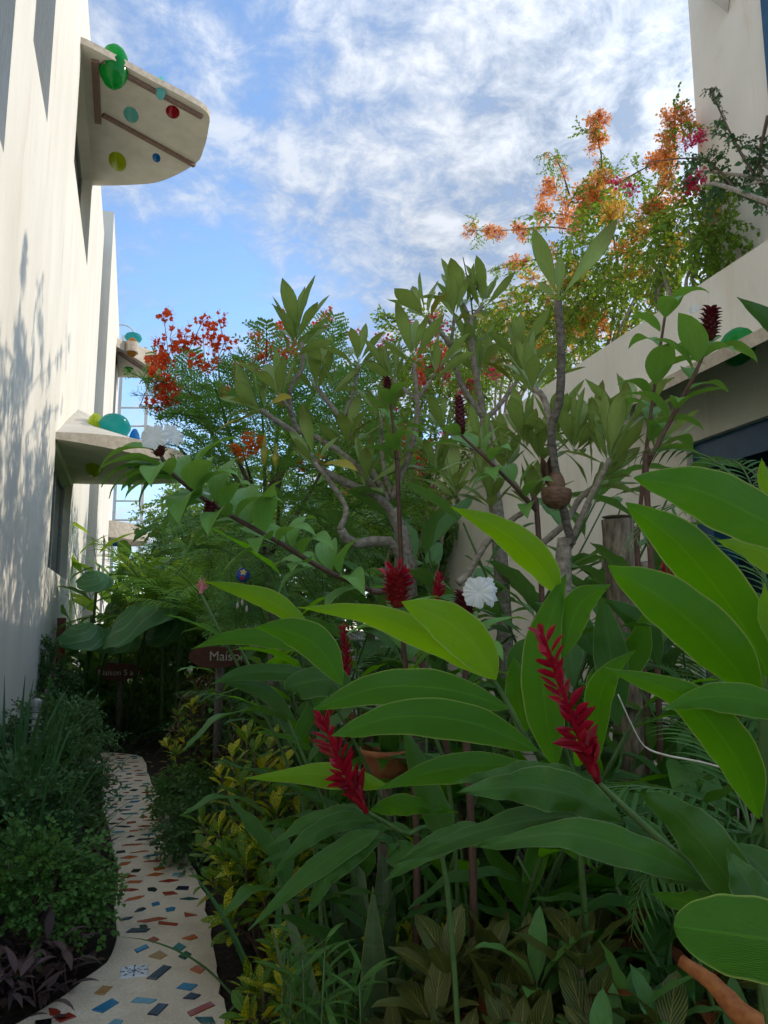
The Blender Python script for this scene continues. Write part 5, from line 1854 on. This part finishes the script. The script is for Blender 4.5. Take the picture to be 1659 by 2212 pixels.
G0 = lambda x, y, d: to_ground(U(x, y, d))
clump('dark ginger clump behind the smaller crimson spike', G0(900, 1500, 2.8), 6, 1.45, .40, 'ginger', name='ginger_clump')
clump('dark ginger clump in the middle distance left of the stump', G0(1080, 1400, 3.2), 6, 1.75, .40, 'ginger', name='ginger_clump')
clump('green ginger clump to the left of the dull red spike', G0(800, 1450, 4.3), 6, 1.55, .40, 'ginger_g', name='ginger_clump')
clump('shaded ginger clump below the arching cane', G0(760, 1350, 3.7), 6, 1.75, .40, 'ginger_g', name='ginger_clump')
clump('broad-leaved heliconia behind the middle frangipani trunk', G0(990, 1250, 4.8), 8, 2.4, .5, 'heli')
clump('broad-leaved heliconia in front of the wall beside the stump', G0(1280, 1350, 4.0), 8, 2.1, .46, 'heli')
clump('heliconia in the shadow behind the right ginger stems', G0(1480, 1500, 2.8), 5, 1.45, .42, 'heli')
clump('heliconia with dark leaves under the right canopy', G0(1600, 1450, 3.1), 5, 1.5, .42, 'heli')
clump('upright heliconia below the peacock tree', G0(690, 1200, 5.6), 6, 2.0, .48, 'heli')
clump('dark heliconia behind the second wooden sign', G0(560, 1320, 7.6), 6, 1.25, .45, 'heli')
clump('heliconia at the far end right of the feather palms', G0(640, 1200, 8.6), 6, 2.4, .55, 'heli')
clump('sunlit lime-leaved plant beyond the elephant ears at the left', Vector((-1.15, 13.6, 0)), 7, 1.5, .5, 'lime')
clump('lime-leaved banana-like plant near the white ladder foot', Vector((-1.2, 15.5, 0)), 6, 3.2, .9, 'lime')
clump('green broad-leaved plant before the far lower canopy', Vector((-1.3, 13.0, 0)), 5, 3.0, .7, 'heli')
clump('dim ginger leaves behind the larger crimson spike', G0(1330, 1650, 2.5), 6, 1.25, .38, 'ginger', name='ginger_clump')
clump('dim ginger clump at the right edge behind the spidery grass', G0(1590, 1750, 2.3), 5, 1.1, .36, 'ginger', name='ginger_clump')

clump('heliconia filling the gap between the stump and the tall frangipani trunk', G0(1150, 1350, 4.4), 9, 2.35, .50, 'heli')
clump('light green heliconia low in front of the wall at the right of the stump', G0(1430, 1400, 3.7), 6, 1.6, .42, 'heli')
clump('ginger with many leaves under the white crepe flowers', G0(1020, 1450, 2.7), 7, 1.35, .36, 'ginger_g', name='ginger_clump')
clump('ginger with slim leaves behind the smaller crimson spike and the bowl', G0(880, 1600, 3.6), 6, 1.25, .36, 'ginger_g', name='ginger_clump')

clump('broad dark leaves standing in front of the lower half of the stump', G0(1345, 1450, 3.0), 6, 1.4, .40, 'heli')

# ------------------------------------------------------------------ feather palms
def palm(label, base, n, h, L, key='b', el=(.35, 1.3)):
    base = Vector(base)
    t = empty('feather_palm', base, label, 'palm')
    for k in range(3):
        o = Vector((U3(-.12, .12), U3(-.12, .12), 0))
        part_tube(t, [base + o, base + o * 1.5 + Vector((0, 0, h))], [.035, .022], 'stem_green', 'trunk', 7, 6)
    for k in range(n):
        an = k * 2.4 + U3(-.3, .3)
        e = el[0] + (el[1] - el[0]) * (k / n) + U3(-.1, .1)
        d = Vector((math.cos(an) * math.cos(e), math.sin(an) * math.cos(e), math.sin(e)))
        put(t, PF[key], base + Vector((U3(-.12, .12), U3(-.12, .12), h * U3(.85, 1.05))), d, Vector((0, 0, 1)) - d * .2, L * U3(.8, 1.2), name='frond')
    return t


palm('sunlit feather palm behind the elephant ears near the left building', (-.10, 11.5, 0), 18, 1.75, 1.6)
palm('feather palm in the middle distance left of the painted ball', (.50, 9.9, 0), 18, 1.7, 1.4)
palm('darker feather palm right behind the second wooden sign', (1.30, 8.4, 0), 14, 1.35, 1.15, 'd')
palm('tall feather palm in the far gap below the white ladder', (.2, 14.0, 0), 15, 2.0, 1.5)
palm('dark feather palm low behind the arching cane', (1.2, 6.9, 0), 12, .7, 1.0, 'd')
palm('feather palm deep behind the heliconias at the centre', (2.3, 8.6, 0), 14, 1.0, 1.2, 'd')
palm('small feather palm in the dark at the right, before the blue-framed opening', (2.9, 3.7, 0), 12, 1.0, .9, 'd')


def grassy(label, base, n, L, key='strap', r=.14, name='strap_leaf_plant', tilt=(.05, .6), cat='plant'):
    base = Vector(base)
    t = empty(name, base, label, cat)
    for k in range(n):
        an = U3(0, 2 * PI)
        ti = U3(*tilt)
        d = Vector((math.cos(an) * math.sin(ti), math.sin(an) * math.sin(ti), math.cos(ti)))
        p = base + Vector((math.cos(an) * U3(0, r), math.sin(an) * U3(0, r), -.01))
        l = L * U3(.6, 1.1)
        put(t, LS[key], p, d, Vector((0, 0, 1)) - Vector((d.x, d.y, 0)) * .6, l, L * U3(.85, 1.15))
    return t


grassy('tall dark strap-leaved clump at the left edge against the wall', (-.98, 6.0, 0), 70, 1.05, r=.22, tilt=(.02, .42))
grassy('spiky strap-leaved clump beside the ringed garden light', (-1.18, 6.8, 0), 40, 1.15, r=.15, tilt=(.02, .35))
grassy('strap-leaved clump at the left behind the fine-leaved corner bush', (-.85, 5.0, 0), 60, .85, r=.20, tilt=(.05, .6))
grassy('dark arching grass under the first wooden sign', (-.75, 11.75, 0), 80, .85, 'grass', r=.35, name='grass_clump', tilt=(.1, .8))
grassy('arching grass at the right of the first sign post', (.25, 11.2, 0), 80, 1.1, 'grass', r=.26, name='grass_clump', tilt=(.1, .7))
grassy('long thin grass below the second wooden sign', (1.0, 7.6, 0), 70, .85, 'grass', r=.25, name='grass_clump', tilt=(.1, .8))
grassy('yellow-edged snake plants standing at the bottom centre', to_ground(U(800, 2000, 2.75)), 30, U(800, 1850, 2.75).z, 'sansev', r=.26, name='snake_plant', tilt=(.02, .4))
grassy('yellow-edged snake plants left of the terracotta bowl', (.95, 5.4, 0), 16, .75, 'sansev', r=.16, name='snake_plant', tilt=(.02, .3))
grassy('strap leaves leaning across the path edge at the bottom', (.42, 3.3, 0), 14, .75, 'strap', r=.06, tilt=(.1, .9))
grassy('dark strap leaves at the bottom centre in front of the green shoots', (.66, 2.5, 0), 10, .62, 'strap', r=.06, tilt=(.02, .5))


def shoots(label, base, n, h, r=.12):
    base = Vector(base)
    t = empty('leafy_shoot', base, label, 'plant')
    for s in range(n):
        an = U3(0, 6.28)
        b0 = base + Vector((math.cos(an) * U3(0, r), math.sin(an) * U3(0, r), 0))
        tp = b0 + Vector((U3(-.06, .06), U3(-.06, .06), h * U3(.7, 1.1)))
        part_tube(t, [b0, tp], [.005, .003], 'stem_green', 'stem', 5, 5)
        for k in range(13):
            f = .3 + .7 * k / 12
            o = rdir(0, .2)
            put(t, LS['shoot'], b0.lerp(tp, f), o * .8 + Vector((0, 0, .7)), Vector((0, 0, 1)) - o * .3, .13 * U3(.7, 1.15))
    return t


shoots('bright green leafy shoots at the bottom left of the centre', to_ground(U(670, 2100, 2.25)), 12, U(670, 2060, 2.25).z, .15)
shoots('smaller bright shoots right of the taller ones at the bottom edge', to_ground(U(800, 2160, 2.2)), 6, U(800, 2130, 2.2).z, .09)
shoots('single light green shoot beside the left path edge', (-.48, 6.0, 0), 4, .35, .06)

for i, (lab, x, yy, n) in enumerate((('purple-brown trailing plant along the left edge of the path nearest the camera', -.50, 4.15, 120), ('purple-brown trailing plant beside the middle of the path', -.52, 5.2, 110),
                                     ('dark trailing plant in the lower left corner beneath the bushes', -.85, 3.85, 230))):
    base = Vector((x, yy, 0))
    t = empty('trailing_plant', base, lab, 'plant')
    for k in range(n):
        o = rdir(0, 1)
        p = base + Vector((U3(-.16, .14) if i < 2 else U3(-.35, .42), U3(-.5, .5) if i < 2 else U3(-.3, .4), U3(.03, .24)))
        put(t, LS['purple'], p, o + Vector((.3, -.2, .1)), (0, 0, 1), U3(.08, .15))
    for k in range(9):
        p = base + Vector((U3(-.12, .1), U3(-.4, .4), 0))
        part_tube(t, [p, p + Vector((U3(-.08, .1), U3(-.1, .1), U3(.1, .2)))], .004, 'stem_brown', 'stem', 4, 4)

# elephant ears
for lab, base, lv in (('large elephant ear with the broadest heart-shaped leaf at the left by the building', (-1.25, 11.7, 0), [((285, 1290), 9.6, .84, (.3, -1, .2)), ((205, 1232), 9.8, .36, (-.3, -.7, -.5)), ((185, 1340), 9.7, .5, (-.3, -1, -.4))]),
                      ('second elephant ear with dark leaves left of the palms', (-.75, 11.9, 0), [((350, 1330), 9.9, .48, (.5, -.8, -.1)), ((250, 1350), 10.2, .5, (-.2, -1, -.5)), ((360, 1280), 10.4, .4, (.7, -.3, .2))])):
    base = Vector(base)
    t = empty('elephant_ear', base, lab, 'plant')
    for (px, d, L, dr) in lv:
        c = U(*px, d)
        dr = Vector(dr).normalized()
        st = c - Vector((dr.x, dr.y, dr.z)) * L * .35
        part_tube(t, [base + Vector((U3(-.08, .08), U3(-.08, .08), 0)), base.lerp(st, .6) + Vector((0, 0, .15)), st], [.028, .012], 'stem_green', 'stem', 7, 10)
        put(t, LS['ear'], st, dr + Vector((0, 0, -.35)), Vector((-.15, -.9, .55)), L * 1.15, name='leaf')

# spidery grass-like palms at the right
for lab, c, n, L in (('spidery thin-leaved palm at the right edge below the big leaves', U(1620, 1800, 2.0), 9, .55), ('thin-leaved palm arching over the big right leaf before the dark opening', U(1640, 1110, 2.6), 5, .55),
                     ('pale thin-leaved palm tuft between the right ginger leaves', U(1690, 1330, 2.3), 6, .45)):
    base = to_ground(c)
    t = empty('thin_leaved_palm', base, lab, 'palm')
    part_tube(t, [base, c], [.012, .008], 'stem_green', 'trunk', 6, 5)
    for k in range(n):
        an = PI * .55 + U3(-.8, 1.9)
        d = Vector((math.cos(an), math.sin(an) * .4 - .2, U3(.1, .8)))
        put(t, SF, c, d, Vector((0, 0, 1)) - d * .3, L * U3(.8, 1.2), name='frond')

# ------------------------------------------------------------------ trees in the background
def bgtree(label, base, blobs, n, trunk=.09):
    base = Vector(base)
    t = empty('background_tree', base, label, 'tree')
    for c, r in blobs:
        part_tube(t, [base, base.lerp(c, .5) + Vector((U3(-.2, .2), U3(-.2, .2), .2)), c], [trunk, .02], 'bark', 'trunk' if c is blobs[0][0] else 'branch', 7, 8)
    tot = sum(r * r for _, r in blobs)
    for c, r in blobs:
        for k in range(int(n * r * r / tot)):
            o = rdir()
            p = c + Vector((o.x, o.y, o.z * .75)) * r * U3(.4, 1.0)
            put(t, SP['bg'], p, o + rdir() * .6, Vector((0, 0, 1)) + rdir() * .4, U3(.8, 1.3), name='leaf_spray')
    return t


bgtree('leafy tree far behind the peacock flowers at the end of the garden', (1.6, 15.5, 0), [(U(640, 1060, 15.5), 1.5), (U(540, 1120, 15), 1.2), (U(760, 1020, 15.5), 1.3), (U(820, 1120, 15), 1.3)], 280)
bgtree('green tree far left below the white ladder', (-1.0, 19, 0), [(U(430, 1120, 18.5), 1.2), (U(330, 1260, 19), .9), (U(440, 1230, 18), 1.3)], 230)
bgtree('dark green tree deep between the palms and the peacock tree', (.6, 12.6, 0), [(U(480, 1230, 12.5), 1.0), (U(600, 1230, 12.5), 1.1), (U(560, 1350, 12), 1.0), (U(440, 1330, 12), .8)], 270)
bgtree('bushy tree behind the frangipani trunks at the wall end', (3.0, 12.8, 0), [(U(880, 1160, 12.8), 1.1), (U(980, 1100, 12.5), 1.0), (U(800, 1220, 12.5), 1.0)], 260)
bgtree('low dense bush closing the garden behind the first sign', (-.6, 13.5, 0), [(U(220, 1460, 13), .7), (U(330, 1480, 13), .8), (U(430, 1460, 12.5), .8)], 220, .04)

# ------------------------------------------------------------------ stump, pot, ornaments, signs, lamp
sb = to_ground(U(1345, 1300, 3.5))
ST = empty('tree_stump', sb, 'tall sawn-off grey tree stump with ragged bark in front of the white wall', 'stump')
top = U(1335, 1122, 3.5)
P = spline([sb, sb.lerp(top, .5) + Vector((.02, 0, 0)), top], 16)
mb = MB()
mb.tube(P, [.088 - .016 * i / 15 for i in range(16)], 18, rough=.10)
build(mb, 'trunk', M['stump'], ST)
mb = MB()
mb.lathe([(.0, .004), (.03, .010), (.055, .004), (.072, .012)], 16)
build(mb, 'cut_face', M['bark'], ST, M=Matrix.Translation(top))
k0 = U(1370, 1240, 3.48)
part_tube(ST, [sb.lerp(top, .78), k0, U(1402, 1222, 3.46)], [.035, .024], 'stump', 'side_stub', 9, 6, .1)
for k in range(9):
    a = U3(PI, 2 * PI)
    f = U3(.6, .97)
    p = sb.lerp(top, f) + Vector((math.cos(a) * .085, math.sin(a) * .085, 0))
    b = MB()
    leaf_geo(b, 4, 2, P_ELL, .2, .3, .8)
    link('bark_flake', b.mesh('bark_flake', M['bark']), ST, frame(p, Vector((math.cos(a) * .3, math.sin(a) * .3, -1)), (math.cos(a), math.sin(a), .2), U3(.05, .11)))

pt = U(836, 1640, 3.2)
PS = empty('wooden_post', to_ground(pt), 'short weathered wooden post carrying the terracotta bowl', 'post')
part_tube(PS, [to_ground(pt), pt + Vector((0, 0, -.075))], [.045, .04], 'stump', 'post', 10, 8, .06)
mb = MB()
mb.lathe([(.0, -.07), (.07, -.07), (.098, -.03), (.112, .02), (.118, .022), (.118, .045), (.104, .045), (.10, .02), (.08, -.035), (.0, -.045)], 28)
bo = build(mb, 'terracotta_bowl', M['terracotta'], None, M=Matrix.Translation(pt))
tag(bo, 'orange terracotta bowl half hidden behind the grey-green ginger leaf', 'bowl')

# coconut bird on the tall frangipani branch
cb = U(1202, 1068, 3.24)
CB = empty('coconut_bird', cb, 'brown bird ornament made of coconut shells hung on the frangipani branch', 'ornament')
mb = MB()
mb.lathe([(.001, -.064), (.033, -.057), (.057, -.034), (.066, .0), (.061, .022)], 20)
mb.lathe([(.055, .02), (.050, .021), (.045, -.01), (.02, -.045), (.001, -.05)], 20)
build(mb, 'body', M['coco'], CB, M=Matrix.Translation(cb) @ Matrix.Rotation(.12, 4, 'Y'))
mb = MB()
mb.lathe([(.001, .10), (.018, .095), (.032, .07), (.038, .045), (.034, .018)], 16)
build(mb, 'head', M['coco'], CB, M=Matrix.Translation(cb + Vector((-.005, -.01, 0))))
b = MB()
leaf_geo(b, 6, 2, P_OBO, .28, .3, -.7)
for a in (-.25, .15):
    link('tail', b.mesh('tail', M['coco']), CB, frame(cb + Vector((-.03, 0, .02)), Vector((-.42 + a, .1, 1)), (.6, -1, .3), .15))
b = MB()
leaf_geo(b, 4, 2, P_LAN, .2, .5, .3)
link('beak', b.mesh('beak', M['paletwig']), CB, frame(cb + Vector((-.03, -.02, .06)), (-1, -.2, .9), (0, 0, 1), .03))
part_tube(CB, [cb + Vector((0, 0, .10)), U(1199, 990, 3.22)], .0018, 'twig', 'cord', 4, 3)

# painted ball hanging at the left
hb = U(525, 1242, 5.0)
HB = empty('painted_ball', hb, 'blue painted ball with a yellow flower and red mark hanging among the leaves', 'ornament')
mb = MB()
mb.lathe([(.046 * math.sin(PI * i / 14) + .0005, .046 * math.cos(PI * i / 14)) for i in range(15)], 22)
blue = plainmat('cobalt_glaze', (.015, .05, .28), (.03, .10, .42), .15, 10, 0, spec=.6)
build(mb, 'ball', blue, HB, M=Matrix.Translation(hb))
toc = (CP - hb).normalized()
yel = plainmat('yellow_glaze', (.62, .45, .10), (.72, .55, .16), .2, 10, 0, spec=.6)
redg = plainmat('red_glaze', (.40, .02, .03), (.46, .03, .03), .2, 10, 0, spec=.6)


def ball_patch(name, mat, cen, r, petals):
    c = (toc + CR * cen[0] + Vector((0, 0, cen[1]))).normalized()
    a = c.orthogonal().normalized()
    e = c.cross(a)
    b = MB()
    n = 30
    b.v.append(hb + c * .0475)
    for k in range(n):
        th = 2 * PI * k / n
        rr = r * (1 + .35 * math.cos(petals * th)) if petals else r
        b.v.append(hb + (c + (a * math.cos(th) + e * math.sin(th)) * rr).normalized() * .0475)
    for k in range(n):
        b.face((0, 1 + k, 1 + (k + 1) % n))
    build(b, name, mat, HB, smooth=True)


ball_patch('painted_flower', yel, (.05, .45), .42, 5)
ball_patch('painted_mark', redg, (-.1, -.5), .30, 0)
part_tube(HB, [hb + Vector((0, 0, .046)), hb + Vector((0, 0, .35))], .0015, 'twig', 'cord', 4, 3)
for dx, l in ((-.03, .17), (0, .15), (.03, .19)):
    p = hb + Vector((dx, 0, -.046))
    part_tube(HB, [hb + Vector((0, 0, -.045)), p + Vector((0, 0, -l + .04))], .001, 'paletwig', 'string', 4, 3)
    mb = MB()
    mb.lathe([(.001, 0), (.008, -.008), (.010, -.03), (.001, -.045)], 8)
    build(mb, 'pendant', M['paletwig'], HB, M=Matrix.Translation(p + Vector((0, 0, -l + .04))))

# wooden signs
def sign(label, cx, cy, d, w, h, text, size, tx, ty, post=True):
    c = U(cx, cy, d)
    t = empty('wooden_sign', to_ground(c), label, 'sign')
    X = Vector((CR.x, CR.y, 0)).normalized()
    N = Vector((-CF.x, -CF.y, 0)).normalized()
    b = MB()
    n = 28
    ring = []
    for k in range(n):
        a = 2 * PI * k / n
        ca, sa = math.cos(a), math.sin(a)
        x = math.copysign(abs(ca) ** .8, ca) * w / 2
        y = math.copysign(abs(sa) ** .75, sa) * h / 2 * (1 + .12 * math.sin(3 * a + 1)) * (1 - .25 * abs(ca) ** 4)
        ring.append((x, y))
    for o in (.018, -.018):
        b.v += [c + X * x + Vector((0, 0, y)) + N * o for x, y in ring]
    b.face(range(n))
    b.face(range(2 * n - 1, n - 1, -1))
    for k in range(n):
        k2 = (k + 1) % n
        b.face((k, n + k, n + k2, k2))
    build(b, 'board', M['signwood'], t, smooth=False)
    cu = bpy.data.curves.new('lettering', 'FONT')
    cu.body = text
    cu.size = size
    cu.extrude = .002
    cu.align_x = 'CENTER'
    cu.align_y = 'CENTER'
    tmp = bpy.data.objects.new('lettering', cu)
    COL.objects.link(tmp)
    bpy.context.view_layer.update()
    me = bpy.data.meshes.new_from_object(tmp.evaluated_get(bpy.context.evaluated_depsgraph_get()))
    bpy.data.objects.remove(tmp)
    me.materials.clear()
    me.materials.append(M['letter'])
    Z = Vector((0, 0, 1))
    p = c + X * tx + Z * ty + N * .022
    MM = Matrix(((X.x, Z.x, N.x, p.x), (X.y, Z.y, N.y, p.y), (X.z, Z.z, N.z, p.z), (0, 0, 0, 1)))
    link('lettering', me, t, MM)
    b = MB()
    q = to_ground(c) - N * .06
    b.tube([q, Vector((q.x, q.y, c.z + h * .3))], [.04, .036], 10, rough=.05)
    build(b, 'post', M['bark_dark'], t)
    return t


sign('brown fish-shaped wooden sign reading Maison 5 a 8 at the end of the path', 258, 1450, 10.6, .64, .23, 'Maison 5 a 8', .112, .0, -.02)
sign('reddish wooden sign right of the path, partly covered by ginger leaves, beginning Mai', 472, 1418, 7.0, .54, .19, 'Maison', .12, .09, .0)

# ringed garden light by the left wall
lb = to_ground(U(76, 1560, 6.4))
LT = empty('garden_light', lb, 'grey ringed bollard garden light standing by the left wall', 'lamp')
z1 = U(76, 1524, 6.4).z
mb = MB()
mb.lathe([(.045, 0), (.045, z1 - .30)], 16)
build(mb, 'post', M['steel'], LT, M=Matrix.Translation(lb))
for k in range(5):
    mb = MB()
    z = z1 - .28 + k * .055
    mb.lathe([(.028, z), (.050, z + .006), (.050, z + .016), (.028, z + .022)], 16)
    build(mb, 'ring', M['steel'], LT, M=Matrix.Translation(lb))
mb = MB()
mb.lathe([(.026, z1 - .30), (.026, z1 + .0)], 12)
build(mb, 'diffuser', M['white_paint'], LT, M=Matrix.Translation(lb))
mb = MB()
mb.lathe([(.050, z1 - .02), (.052, z1 + .01), (.045, z1 + .04), (.02, z1 + .055), (.001, z1 + .058)], 16)
build(mb, 'cap', M['steel'], LT, M=Matrix.Translation(lb))

# red wooden ornament on the building corner
rw = W(11.9, U(146, 1395, 12).z, .10)
RW = empty('wall_ornament', rw, 'red wooden bird-like ornament with sticks fixed to the left wall', 'ornament')
mb = MB()
mb.lathe([(.02, -.34), (.09, -.24), (.12, -.05), (.11, .08), (.05, .14), (.001, .15)], 14)
build(mb, 'body', M['redwood'], RW, M=Matrix.Translation(rw) @ Matrix.Diagonal((.6, 1, 1, 1)))
mb = MB()
mb.box((-.05, -.08, .10), (.05, .08, .42))
build(mb, 'back_board', M['signwood'], RW, smooth=False, M=Matrix.Translation(rw))
for dx, dz, l in ((.25, .28, .3), (.12, .36, .3)):
    part_tube(RW, [rw + Vector((.02, 0, .1)), rw + Vector((dx, -.05, dz))], [.012, .008], 'paletwig', 'stick', 6, 4)
mb = MB()
mb.lathe([(.001, -.02), (.018, 0), (.001, .02)], 10)
build(mb, 'eye', M['white_paint'], RW, M=Matrix.Translation(rw + Vector((.06, -.07, .02))))

# clay pot in the lower left corner
cp = G(-10, 2190, 0.0)
mb = MB()
mb.lathe([(.001, 0), (.10, 0), (.14, .08), (.15, .17), (.125, .235), (.14, .26), (.15, .262), (.15, .245), (.12, .22)], 24)
tag(build(mb, 'clay_pot', M['terracotta'], None, M=Matrix.Translation((cp.x - .16, cp.y + .12, -.06))), 'round brown clay pot in the lower left corner under the bushes', 'pot')

# pale dry twig hanging behind the right ginger
tw_ = [U(1335, 1500, 2.0), U(1362, 1560, 2.0), U(1392, 1612, 2.0), U(1440, 1632, 1.98), U(1510, 1645, 1.95), U(1580, 1662, 1.9), U(1700, 1672, 1.85)]
mb = MB()
mb.tube(spline(tw_, 22), [.0018] * 8 + [.0028] * 14, 6, rough=.15)
tag(build(mb, 'dry_twig', M['paletwig']), 'pale bare twig slanting through the dark behind the right ginger leaves', 'twig')

# orange sheath and dry leaves at the lower right
mb = MB()
mb.tube(spline([U(1470, 2075, 1.55), U(1540, 2125, 1.5), U(1590, 2180, 1.45), U(1660, 2240, 1.4)], 14), [.012 + .014 * i / 13 for i in range(14)], 10, rough=.08)
tag(build(mb, 'dry_leaf_stalk', M['orange_stem']), 'thick orange-brown dry leaf stalk at the bottom right corner', 'stalk')
random.seed(99)
lit = MB()
for k in range(500):
    x, y = U3(-1.1, 3.6), U3(1.6, 12)
    sp_ = path_span(y)
    if sp_[0] is not None and sp_[0] - .03 < x < (sp_[1] or 0) + .03:
        continue
    leaf_geo(lit, 3, 2, P_ELL, .25, .3, U3(-.8, .8), Mx=frame((x, y, U3(.0, .03)), rdir(-.1, .1), Vector((0, 0, 1)) + rdir() * .5, U3(.05, .13)))
lt = build(lit, 'leaf_litter', M['dry'])
lt['kind'] = 'stuff'
lt['label'] = 'dry fallen leaves lying on the dark soil'
lt['category'] = 'leaf litter'
